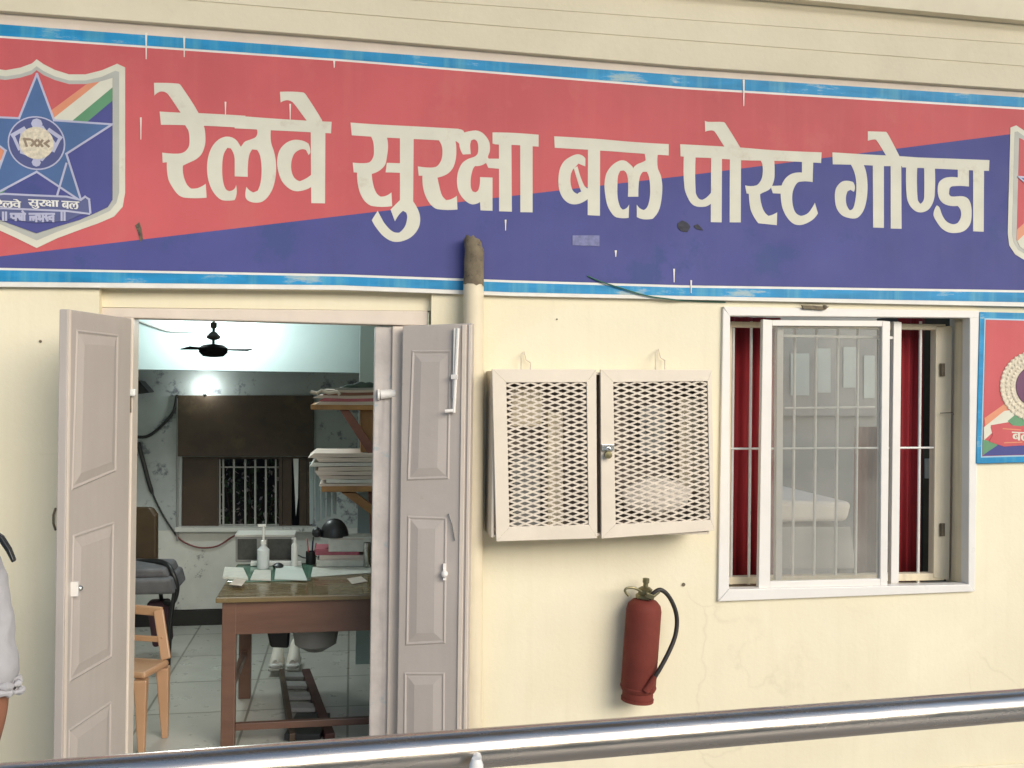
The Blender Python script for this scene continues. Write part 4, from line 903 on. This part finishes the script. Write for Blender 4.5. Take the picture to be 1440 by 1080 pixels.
# things under the desk
tb = PY(442, 900, 1.0)
mb = MB(); mb.lathe([(.05,-.10),(.115,-.06),(.13,.03),(.14,.035),(.14,.045),(.12,.04)], PY(444,889,1.0), n=24); solo('plastic_basin', mb, 'steelgrey', 'pale basin tucked under the desk top', 'basin', smooth=True)
mb = MB(); mb.prism([PY(x,y,1.15) for x,y in ((373,880),(408,880),(406,912),(380,911))], (0,.06,0)); solo('cloth_bag', mb, 'black', 'black cloth bag hanging under the desk above the white shoes', 'bag', bevel=.012)
def shoe(lab, x0, x1):
    Ys = PZ(400, 944, .03).y; c = PY((x0+x1)/2, 943, Ys); wv = PY(x1,943,Ys).x - PY(x0,943,Ys).x; h = PY(400,913,Ys).z - c.z
    sh = thing('canvas_shoe', lab, 'shoe', c, 'white shoes under the desk')
    mb = MB(); hw = wv*.46
    prof = [(0,.55,.42),(.05,.9,.5),(.12,1,.55),(.2,.95,.72),(.26,.85,1.0),(.3,.6,.95)]
    rings = []
    for t_, ws, hs in prof:
        rings.append([c + Vector((math.cos(a)*hw*ws, t_*.8, max(.012, .012+ (h*hs)*max(0,math.sin(a))))) for a in [math.pi*j/10 for j in range(11)]])
    n_ = 11; mb.v = [v for r in rings for v in r]
    for i in range(len(rings)-1):
        for j in range(n_-1): mb.f.append((i*n_+j, i*n_+j+1, (i+1)*n_+j+1, (i+1)*n_+j))
    mb.f.append(tuple(range(n_))); mb.f.append(tuple((len(rings)-1)*n_+j for j in range(n_)))
    obj('upper', mb, 'sheet', sh, smooth=True)
    mb = MB(); mb.ball(c+Vector((0,.02,.03)), hw, 8, (1,.8,.42)); obj('toe_cap', mb, 'white', sh, smooth=True)
    mb = MB(); mb.box(c.x-hw*1.02, c.x+hw*1.02, c.y-.01, c.y+.25, c.z, c.z+.016); obj('sole', mb, 'whitepaper', sh, bevel=.006)
    return sh
shoe('left white canvas shoe under the desk', 376, 398); shoe('right white canvas shoe under the desk', 400, 422)
# short ladder lying on the floor
la = thing('ladder', 'dark wooden step ladder lying flat on the floor under the desk', 'ladder', PZ(425, 1000, 0))
l0, l1 = PZ(396,952,0), PZ(411,1046,0); r0, r1 = PZ(430,952,0), PZ(464,1046,0)
up = Vector((0,0,.028))
obj('side_rail', MB().bar(l0+up, l1+up, .03, .05), 'darkwood', la, bevel=.003); obj('side_rail', MB().bar(r0+up, r1+up, .05, .05), mat('ladder_red_wood', (.06,.018,.014), .5), la, bevel=.003)
for t_ in (.06,.22,.4,.58): obj('rung', MB().bar(l0.lerp(l1,t_)+up, r0.lerp(r1,t_)+up, .09, .02), 'steelgrey', la, bevel=.002)
a_, b_ = l0.lerp(l1,.84)+up, r0.lerp(r1,.84)+up; obj('top_plate', MB().bar(a_, b_, .32, .03), 'black', la, bevel=.003)

# shelves on the partition
SF = 1.32
shf = thing('wall_shelf', 'two tier wooden bracket shelf loaded with old files', 'shelf', PY(515, 690, SF+.3))
bxr = PY(531,560,SF).x
def board(y0, y1, x0): a = PY(x0,y0,SF); b = PY(x0,y1,SF); return MB().box(a.x, bxr+.02, SF, SY-.002, b.z, a.z)
obj('shelf_board', board(569,576,437), 'shelfwood', shf, bevel=.003); obj('shelf_board', board(684,692,452), 'shelfwood', shf, bevel=.003)
def bracket(p, m_, Y=SF+.02): obj('bracket', MB().px(p, Y, .05), m_, shf, bevel=.003)
bracket([(478,577),(491,577),(531,634),(531,650),(524,648)], 'redwood'); bracket([(480,693),(500,693),(531,716),(531,732),(522,724)], 'shelfwood')
obj('upright', MB().px([(507,577),(531,577),(531,683),(507,683)], SF+.08, .4), 'shelfwood', shf, bevel=.003, label='yellowish upright board')
obj('upright', MB().px([(518,693),(531,693),(531,800),(524,800)], SF+.08, .3), 'redwood', shf, bevel=.003)
tops = [(441,569,534,564.5,'paper'),(447,564.3,531,560,'pink'),(439,559.8,532,556,'paper'),(453,555.8,531,551.5,'redwood'),(448,551.3,533,548,'paper'),(470,547.8,530,545,'steelgrey')]
for k, (x0,y0,x1,y1,m_) in enumerate(tops):
    mb = MB(); a=random.uniform(-1,1); mb.px([(x0,y0),((x0+x1)/2,y0+.9),(x1,y0+.3),(x1-random.uniform(0,3),y1),((x0+x1)/2,y1+.8),(x0+random.uniform(2,11),y1-a*.6)], SF+.01+.006*k, .4)
    solo('file_folder', mb, m_, ['lowest tan file of the upper shelf','thin pink file second from the bottom of the upper shelf','long pale file with a frayed end on the upper shelf','dark red file on the upper shelf','pale file under the grey one on the upper shelf','topmost grey file of the upper shelf'][k], 'file', group='old files on the upper shelf', bevel=.001)
mb = MB(); cpts = [(478,545.5),(488,541),(498,540),(507,536),(514,538),(520,536.5),(529,541),(531,545.5)]; mb.px(cpts, SF+.06, .2); solo('dark_cloth', mb, mat('green_black_cloth', (.05,.07,.065), .8), 'dark greenish cloth heaped on top of the upper shelf', 'cloth', bevel=.01)
mb = MB(); mb.tube([PY(437,551,SF-.01),PY(446,553,SF-.02),PY(452,549,SF-.01),PY(462,553,SF-.02),PY(474,551,SF-.01),PY(478,555,SF-.015)], .010, 7); solo('cord_tie', mb, 'paper', 'loose cord ends hanging off the upper shelf files', 'cord', smooth=True)
low = [(449,684,531,679.5),(452,679.2,531,674),(446,673.6,530,668.5),(441,668.2,531,662.5),(447,662,531,656),(438,655.5,530,650),(442,649.6,529,643.5),(434,643,528,637)]
for k, (x0,y0,x1,y1) in enumerate(low):
    mb = MB(); mb.px([(x0+random.uniform(-4,8),y0+random.uniform(-.5,1.5)),((x0+x1)/2,y0),(x1,y0),(x1-random.uniform(0,3),y1),((x0+x1)/2,y1+.6),(x0+random.uniform(0,10),y1+random.uniform(-1,1.5))], SF+.01+.006*(k%3), .4)
    solo('file_folder', mb, ('paper','whitepaper','paper','pink','paper','whitepaper','paper','paper')[k] if k != 3 else 'paper', ['file %s the pile on the lower shelf' % w_ for w_ in ('at the very bottom of','second from the bottom of','third from the bottom of','fourth from the bottom of','fifth from the bottom of','third from the top of','just under the topmost of','lying topmost on')][k], 'file', group='old files on the lower shelf', bevel=.0015)
mb = MB()
for k in range(5):
    x = 435+k*8; mb.px([(x,650+k*3),(x+6.5,650+k*3),(x+6,736-k*3),(x+.5,738-k*4)], 1.62+.02*(k%2), .012)
solo('hanging_cloth', mb, 'inwall2', 'pale striped cloth hanging behind the lower shelf', 'cloth', bevel=.003)

# ceiling fan
FY = 1.55
fc = PY(300, 492, FY)
fan = thing('ceiling_fan', 'black three blade ceiling fan against the bright wall', 'fan', fc)
mb = MB(); mb.lathe([(.02,-.045),(.06,-.04),(.085,-.015),(.085,.012),(.06,.03),(.02,.036)], fc, n=24); M['fanblack'] = mat('fan_black', (.008,.008,.009), .9, spec=.05); obj('motor', mb, 'fanblack', fan, smooth=True)
mb = MB(); mb.tube([fc+Vector((0,0,.03)), (fc.x, fc.y, 3.1)], .009, 10); mb.lathe([(.02,.06),(.04,.07),(.04,.085),(.018,.11)], fc, n=14); mb.lathe([(.014,.13),(.02,.14),(.02,.165),(.012,.17)], fc, n=12); obj('down_rod', mb, 'dark', fan, smooth=True)
for k in range(3):
    a = R(-8+120*k); d = Vector((math.cos(a), math.sin(a), 0)); s_ = Vector((-d.y, d.x, 0)); mb = MB()
    tilt = Vector((0,0,.007))
    q = [fc+d*.07+s_*.022+tilt*.4, fc+d*.07-s_*.022-tilt*.4, fc+d*.215-s_*.045-tilt, fc+d*.225+s_*.045+tilt]
    mb.prism(q, (0,0,.006)); obj('blade', mb, 'fanblack', fan)
# lamps
tl = thing('tube_light', 'lit white tube light high on the beam wall', 'lamp', PY(298, 436, HY-.03))
obj('batten', MB().rect(235,428,362,434,HY-.03,.03), 'white', tl, bevel=.003)
mb = MB(); mb.tube([PY(238,439,HY-.06), PY(360,441,HY-.06)], .014, 12); obj('tube', mb, 'tubel', tl, smooth=True)
bl = thing('bulb_lamp', 'small glowing bulb above the brown board on the rear wall', 'lamp', PY(288, 549, BYY-.04))
mb = MB(); mb.ball(PY(288,548.5,BYY-.05), .022, 10); obj('bulb', mb, 'lamp', bl, smooth=True)
mb = MB(); mb.tube([PY(288,553,BYY-.04), PY(288,557,BYY-.02)], .012, 10); obj('holder', mb, 'black', bl)
for nm, pos, e, r_ in (('tube_lamp', PY(298,437,HY-.34), 19, .12), ('bulb_lamp_light', PY(288,544,BYY-.12), .9, .03)):
    ld = bpy.data.lights.new(nm, 'POINT'); lo_ = bpy.data.objects.new(nm, ld); COL.objects.link(lo_); lo_.location = pos; ld.energy = e; ld.color = (.92,1,.97); ld.shadow_soft_size = r_
# dark corner speaker and cables on the rear wall
mb = MB(); mb.px([(176,532),(196,536),(210,552),(176,556)], BYY-.22, .2); solo('wall_speaker', mb, 'black', 'dark wedge shaped box high in the rear left corner', 'speaker', bevel=.01)
mb = MB(); mb.tube(catmull([PY(*p, BYY-.02) for p in ((175,612),(205,614),(228,598),(244,578),(249,555))],6), .011, 8); solo('cable', mb, 'wire', 'dark cable looping up beside the brown board', 'cable', smooth=True)
mb = MB(); mb.tube(catmull([PY(*p, BYY-.02) for p in ((194,622),(203,655),(213,690),(228,722),(247,752))],6), [.016]*13+[.007]*12, 8); solo('cable', mb, 'wire', 'dark strap running down the rear left wall', 'cable', smooth=True)
mb = MB(); mb.tube(catmull([PY(*p, BYY-.02) for p in ((247,752),(258,762),(280,770),(305,768),(325,756),(340,748))],6), .006, 8); solo('cable', mb, mat('red_wire', (.16,.03,.03), .5), 'thin reddish wire sagging under the rear window', 'cable', smooth=True)
mb = MB(); mb.tube(catmull([PY(*p, HY-.01) for p in ((188,449),(215,459),(240,466),(270,466))],6), .006, 8); solo('cable', mb, 'steelgrey', 'thin grey wire drooping across the bright beam wall', 'cable', smooth=True)
mb = MB(); mb.tube([PY(249.5,560,BYY-.02), PY(249.5,760,BYY-.02)], .008, 8); solo('conduit', mb, 'steelgrey', 'thin vertical conduit left of the brown board', 'conduit', smooth=True)

# plastic chair in front, behind the left leaf
N0 = PZ(199,1060,0); F0 = PZ(232,1037,0); S = F0-N0; Wd = Vector((-S.y, S.x, 0)).normalized()*.4
if Wd.x > 0: Wd = -Wd
zs = PY(214,946,(N0.y+F0.y)/2).z; zb = PY(212,861,F0.y+.05).z
ch = thing('plastic_chair', 'tan plastic chair just inside behind the left door leaf', 'chair', N0+S*.5+Wd*.5)
def leg(b_, t_, w0, w1): 
    mb = MB(); d = (t_-b_); mb.add([b_+Vector((x*w0,y*w0,0)) for x,y in ((-1,-1),(1,-1),(1,1),(-1,1))]+[t_+Vector((x*w1,y*w1,0)) for x,y in ((-1,-1),(1,-1),(1,1),(-1,1))], [(3,2,1,0),(4,5,6,7),(0,1,5,4),(1,2,6,5),(2,3,7,6),(3,0,4,7)]); return mb
inn = (S.normalized()*.02)
for p in (N0, F0, N0+Wd, F0+Wd): 
    ctr = N0+S*.5+Wd*.5; t_ = p + (ctr-p)*.06; t_.z = zs-.002; obj('leg', leg(p, t_, .016, .032), 'tan', ch, bevel=.006)
mb = MB(); c0 = N0+S*.5+Wd*.5; q = [N0, F0, F0+Wd, N0+Wd]; q = [Vector((p.x,p.y,zs)) + (Vector((p.x-c0.x,p.y-c0.y,0))*.08) for p in q]; mb.prism(q, (0,0,.035)); obj('seat', mb, 'tan', ch, bevel=.015, seg=3)
def stile(p, lean): t_ = p + lean; t_.z = zb; b_ = p.copy(); b_.z = zs+.036; return MB().bar(b_, t_, .05, .022)
ln_ = Wd*.22 + S.normalized()*.07
obj('stile', stile(F0.copy(), ln_), 'tan', ch, bevel=.006); obj('stile', stile(F0+Wd, -Wd*.12 + S.normalized()*.07), 'tan', ch, bevel=.006)
tr1 = F0+ln_; tr1.z = zb; tr2 = F0+Wd-Wd*.12+S.normalized()*.07; tr2.z = zb
obj('top_rail', MB().bar(tr1+Vector((.02,0,-.01)), tr2, .022, .05), 'tan', ch, bevel=.008)
for t_ in (.35,): 
    a_ = F0.lerp(tr1,t_); b_ = (F0+Wd).lerp(tr2,t_); a_.z = b_.z = zs+.036+(zb-zs)*t_; obj('slat', MB().bar(a_, b_, .015, .03), 'tan', ch, bevel=.004)
# office chair at the back
OY = 2.15
oc = thing('office_chair', 'office chair with brown back, grey seat and black looped arms', 'chair', PZ(205, 925, 0))
mb = MB(); mb.px([(160,722),(168,714),(214,714),(221,724),(221,800),(160,800)], OY+.1, .06); obj('backrest', mb, 'brownrex', oc, bevel=.02, seg=3)
mb = MB(); mb.px([(160,816),(240,814),(246,836),(160,838)], OY-.35, .42); obj('seat', mb, 'greycloth', oc, bevel=.02, seg=3)
mb = MB(); mb.px([(163,800),(232,800),(238,813),(163,814)], OY-.3, .36); obj('cushion', mb, 'greycloth', oc, bevel=.02, seg=3)
mb = MB(); mb.tube(catmull([PY(190,790,OY), PY(216,789,OY-.1), PY(234,793,OY-.2), PY(243,806,OY-.25), PY(249,826,OY-.25), PY(244,846,OY-.2), PY(232,848,OY-.1)],6), .016, 10); obj('arm', mb, 'black', oc, smooth=True)
mb = MB(); mb.tube([PY(246,828,OY-.3), PY(240,870,OY-.3), PZ(236,950,0)+Vector((0,0,.012))], .014, 10); mb.tube([PY(226,836,OY-.1), PZ(238,915,0)+Vector((0,0,.012))], .013, 10); obj('leg', mb, 'black', oc, smooth=True)
mb = MB(); mb.tube([PY(170,838,OY-.3), PZ(172,945,0)], .013, 10); obj('leg', mb, 'black', oc, smooth=True)
mb = MB(); mb.px([(205,848),(236,846),(240,905),(214,912)], OY-.12, .12); solo('cloth_bag', mb, mat('dark_red_bag', (.05,.02,.03), .8), 'dark bag with red trim hanging below the office chair seat', 'bag', bevel=.02)

# ------------------------------------------------------------------ room behind the window
def wavy(x0, x1, y0, y1, Y, amp, k, m_, name, lab):
    a = PY(x0,y0,Y); b = PY(x1,y1,Y); mb = MB(); n_ = 40; vs = []
    for i in range(n_+1):
        t_ = i/n_; x = a.x+(b.x-a.x)*t_; y = Y+amp*math.sin(k*t_*2*math.pi)+amp*.4*math.sin(k*2.3*t_*2*math.pi)
        vs += [(x,y,b.z),(x,y,a.z)]
    mb.add(vs, [(2*i,2*i+2,2*i+3,2*i+1) for i in range(n_)])
    o = solo(name, mb, m_, lab, 'curtain', smooth=True); sm = o.modifiers.new('thickness','SOLIDIFY'); sm.thickness = .004; return o
wavy(1012,1092,445,835,.30,.014,4,'curtain','curtain','wide maroon curtain at the left end of the window')
wavy(1264,1294,445,835,.30,.012,2,'curtain','curtain','narrow maroon curtain right of the sliding glass')
wavy(1203,1256,600,835,.50,.012,3,'brown','curtain','brown curtain behind the lower right of the glass')
wd = thing('reflection_bed', 'white and grey bed standing in for the bright reflection in the glass', 'bed', PY(1150, 800, .9))  # bed added in place of the bright band reflected in the pane
obj('mattress', MB().px([(1060,703),(1200,706),(1193,734),(1060,735)], .30, .9), 'sheet', wd, bevel=.03, seg=3)
obj('base', MB().px([(1060,741),(1196,741),(1204,800),(1060,800)], .32, .86), 'mattgrey', wd, bevel=.004)
obj('leg', MB().px([(1180,800),(1190,800),(1190,880),(1180,880)], .36, .05), 'steelgrey', wd)
nb = thing('reflection_notices', 'board of pale notices standing in for reflections in the glass', 'notice board', PY(1150, 570, 2.95))  # notices added in place of pale shapes reflected in the pane
obj('panel', MB().rect(1075,470,1235,585,2.96,.03), 'steelgrey', nb, bevel=.003)
for x0,y0,x1,y1 in ((1112,497,1138,556),(1150,490,1168,552),(1186,488,1204,545),(1215,500,1230,560)): obj('notice', MB().rect(x0,y0,x1,y1,2.95,.004), 'pageg', nb)
obj('switch_plate', MB().rect(1303,645,1315,672,.6,.02), 'white', bld, bevel=.003) if 0 else None
ww = thing('cupboard', 'dark wooden cupboard side with a white switch plate behind the grille', 'cupboard', PY(1320, 850, .75))
obj('body', MB().px([(1298,440),(1400,440),(1400,860),(1298,860)], .75, .5), mat('cupboard_wood', (.035,.028,.02), .5, var=.3), ww, bevel=.004)
obj('switch_plate', MB().rect(1301,645,1314,673,.735,.014), 'white', ww, bevel=.003)
obj('lower_panel', MB().px([(1299,632),(1330,632),(1330,812),(1299,812)], .742, .007), mat('cupboard_panel', (.10,.09,.065), .5, var=.3), ww)

# ------------------------------------------------------------------ person standing at the left edge
def skin(name, pts, edges, m_, parent, sub=2):
    off = rootloc(parent); me = bpy.data.meshes.new(name); me.from_pydata([tuple(Vector(p[0])-off) for p in pts], edges, []); me.update()
    o = bpy.data.objects.new(name, me); COL.objects.link(o); o.parent = parent
    sk = o.modifiers.new('skin', 'SKIN'); sk.use_smooth_shade = True
    for i, p in enumerate(pts):
        r = p[1]; r = (r, r) if not isinstance(r, tuple) else r
        o.data.skin_vertices[0].data[i].radius = r
    o.data.skin_vertices[0].data[0].use_root = True
    ss = o.modifiers.new('sub', 'SUBSURF'); ss.levels = sub; ss.render_levels = sub
    me.materials.append(M[m_]); return o
PDIST = 2.25
sh_ = PD(-30, 782, PDIST); pc_ = PD(-165, 782, PDIST)
ux = (sh_-pc_); ux.z = 0; ux.normalize(); fy = Vector((-ux.y, ux.x, 0))     # ux: towards the visible arm; fy: away from the camera
hz = sh_.z
per = thing('person', 'person in a white short sleeved shirt with a dark shoulder strap at the left edge', 'person', (pc_.x, pc_.y, GZ))
def q(a, b, z): return Vector((pc_.x, pc_.y, 0)) + ux*a + fy*b + Vector((0,0,z))
legL = hz*.59
sx_ = (sh_-pc_).dot(ux)
el = PD(-9, 992, PDIST-.02); wr = PD(-62, 1200, PDIST-.06)
e2 = q(-sx_-.06, .02, hz-.29); w2 = q(-sx_-.04, -.1, hz-.53)
pts = [(q(0,0,legL),(.15,.10)), (q(0,0,legL+.2),(.135,.09)), (q(0,0,hz-.1),(.155,.10)), (q(0,0,hz+.03),(.075,.07)), (q(0,.01,hz+.09),.055), (q(0,-.0,hz+.16),(.07,.085)), (q(0,-.0,hz+.25),(.078,.095)), (q(0,.005,hz+.31),(.05,.06)),
 (sh_,.052), (el,.039), (wr,.026), (q(-sx_,0,hz),.052), (e2,.039), (w2,.026),
 (q(.09,0,legL-.06),.085), (q(.1,-.01,legL*.52),.058), (q(.1,.02,.09+GZ),.038), (q(.1,-.13,.035+GZ),.032),
 (q(-.09,0,legL-.06),.085), (q(-.1,-.01,legL*.52),.058), (q(-.1,.02,.09+GZ),.038), (q(-.1,-.13,.035+GZ),.032)]
ed = [(0,1),(1,2),(2,3),(3,4),(4,5),(5,6),(6,7),(2,8),(8,9),(9,10),(2,11),(11,12),(12,13),(0,14),(14,15),(15,16),(16,17),(0,18),(18,19),(19,20),(20,21)]
# hands: palm and five curled fingers
def hand(wi, wp, d, side):
    d = d.normalized(); s_ = fy*side
    palm = len(pts); pts.append((wp+d*.06,(.034,.018))); ed.append((wi,palm))
    for k, L_ in enumerate((.062,.075,.08,.07)):
        b_ = wp+d*.09+s_*(-.027+.018*k)
        i0 = len(pts); pts.append((b_,.0095)); pts.append((b_+d*L_*.55+ux*.008,.0085)); pts.append((b_+d*L_+ux*-.012,.007)); ed.extend([(palm,i0),(i0,i0+1),(i0+1,i0+2)])
    b_ = wp+d*.035+s_*.035; i0 = len(pts); pts.append((b_,.011)); pts.append((b_+d*.03+s_*.018,.0095)); pts.append((b_+d*.058+s_*.016,.008)); ed.extend([(palm,i0),(i0,i0+1),(i0+1,i0+2)])
hand(10, wr, wr-el, -1); hand(13, w2, w2-e2, -1)
skin('body', pts, ed, 'skin', per)
# face: eyes, nose, ears, mouth line
hc = q(0,0,hz+.215)
mb = MB()
mb.ball(hc - fy*.098 + Vector((0,0,-.015)), .014, 8, (.8,1,1.5)); obj('nose', mb, 'skin', per, smooth=True)
for s_ in (-1,1):
    mb = MB(); mb.ball(hc - fy*.084 + ux*s_*.03 + Vector((0,0,.02)), .012, 8); obj('eye', mb, 'white', per, smooth=True)
    mb = MB(); mb.ball(hc + ux*s_*.08, .026, 8, (.4,.7,1.1)); obj('ear', mb, 'skin', per, smooth=True)
mb = MB(); mb.bar(hc - fy*.09 + ux*-.022 + Vector((0,0,-.055)), hc - fy*.09 + ux*.022 + Vector((0,0,-.055)), .012, .008); obj('mouth', mb, 'redwood', per, bevel=.003)
mb = MB(); mb.ball(q(0,.02,hz+.265), .1, 14, (.9,1.08,.8)); mb.v = [v if (v-q(0,.02,hz+.265)).dot(-fy) < .075 else v + fy*.03 for v in mb.v]; obj('hair', mb, 'hair', per, smooth=True)
c1 = sh_.lerp(el, .5); c2 = sh_.lerp(el, .93)
sp = [(q(0,0,legL-.02),(.168,.115)), (q(0,0,legL+.2),(.155,.11)), (q(0,0,hz-.1),(.172,.118)), (q(0,0,hz+.02),(.09,.08)), (sh_,.064), (c1,.066), (c2,.062), (q(-sx_,0,hz),.064), (q(-sx_,0,hz).lerp(e2,.5),.066), (q(-sx_,0,hz).lerp(e2,.9),.062)]
SHIRT = skin('shirt', sp, [(0,1),(1,2),(2,3),(2,4),(4,5),(5,6),(2,7),(7,8),(8,9)], 'shirt', per, 4)
mb = MB(); dd = (el-sh_).normalized(); 
for k in range(2):
    c = sh_.lerp(el, .87+.05*k); s1 = dd.cross(Vector((0,1,0))).normalized(); s2 = dd.cross(s1)
    ring = [c + (s1*math.cos(a)+s2*math.sin(a))*(.058+.005*math.sin(a*5+k)+.003*math.sin(a*11)) + dd*.004*math.sin(a*4+k) for a in [2*math.pi*i/36 for i in range(37)]]
    mb.tube(ring, [.008+.0035*math.sin(i*2.3+k)+.002*math.sin(i*5.1) for i in range(37)], 8)
obj('cuff', mb, 'shirt', per, smooth=True)
tp = [(q(0,0,legL+.02),(.17,.118)), (q(.095,0,legL-.1),.1), (q(.1,-.01,legL*.5),.08), (q(.1,.02,.07+GZ),.068), (q(-.095,0,legL-.1),.1), (q(-.1,-.01,legL*.5),.08), (q(-.1,.02,.07+GZ),.068)]
folds = bpy.data.textures.new('folds', 'CLOUDS'); folds.noise_scale = .12; folds.noise_depth = 2
def crumple(o, st):
    d = o.modifiers.new('folds', 'DISPLACE'); d.texture = folds; d.strength = st; d.mid_level = .5; d.texture_coords = 'LOCAL'
crumple(SHIRT, .034)
crumple(skin('trousers', tp, [(0,1),(1,2),(2,3),(0,4),(4,5),(5,6)], 'khaki', per, 3), .02)
for s_ in (-1,1):
    mb = MB(); mb.ball(q(.1*s_,-.06,.04+GZ), .06, 10, (.8,1.9,.75)); 
    for v in mb.v: v.z = max(v.z, GZ+.001)
    obj('shoe', mb, 'black', per, smooth=True)
mb = MB(); st = [PD(-40,742,PDIST-.05), PD(-12,748,PDIST-.05), PD(2,762,PDIST-.05), PD(12,779,PDIST-.045), PD(17,791,PDIST-.04)]
mb.prism([PD(x,y,PDIST-.075) for x, y in ((-40,738),(-14,743),(2,754),(12,770),(19.5,789),(16,792),(8,777),(-2,762),(-17,751),(-40,746))], _f*.014)
obj('shoulder_strap', mb, 'black', per, bevel=.003)

# ------------------------------------------------------------------ unseen far side behind the camera, added to reflect in glass and rail
fs = thing('opposite_shed', 'unseen grey green shed wall behind the camera, added for reflections', 'shed', (0,-16,-1.2))
obj('wall', MB().box(-40,40,-16.2,-16,-1.2,5.2), mat('shed_wall', (.34,.36,.32), .8, var=.2, scale=.6), fs)
for k in range(-9,10):
    obj('pillar', MB().box(k*4-.25,k*4+.25,-15.99,-15.7,-1.2,5.2), 'steelgrey', fs)
    obj('window', MB().box(k*4+1.1,k*4+2.9,-15.99,-15.96,.8,2.6), 'black', fs)
obj('ledge', MB().box(-40,40,-15.6,-13.5,-1.2,-.02), 'platform', fs)
# ------------------------------------------------------------------ light
w = bpy.data.worlds.new('World'); scene.world = w; w.use_nodes = True
nt = w.node_tree; bg = nt.nodes['Background']; sky = nt.nodes.new('ShaderNodeTexSky'); sky.sky_type = 'NISHITA'; sky.sun_disc = False
SUN_EL, SUN_AZ = R(20), R(30)      # azimuth: to the right of straight behind the camera
sky.sun_elevation = SUN_EL; sky.sun_rotation = math.pi - SUN_AZ
nt.links.new(sky.outputs[0], bg.inputs[0]); bg.inputs[1].default_value = .10
sd = bpy.data.lights.new('sun', 'SUN'); so = bpy.data.objects.new('sun', sd); COL.objects.link(so)
sd.energy = 1.5; sd.angle = R(48); sd.color = (1, .92, .80)
to = Vector((math.sin(SUN_AZ)*math.cos(SUN_EL), -math.cos(SUN_AZ)*math.cos(SUN_EL), math.sin(SUN_EL)))
so.rotation_euler = (-to).to_track_quat('-Z', 'Y').to_euler()
scene.view_settings.view_transform = 'Standard'; scene.view_settings.look = 'None'; scene.view_settings.gamma = 1
scene.view_settings.exposure = 1.42
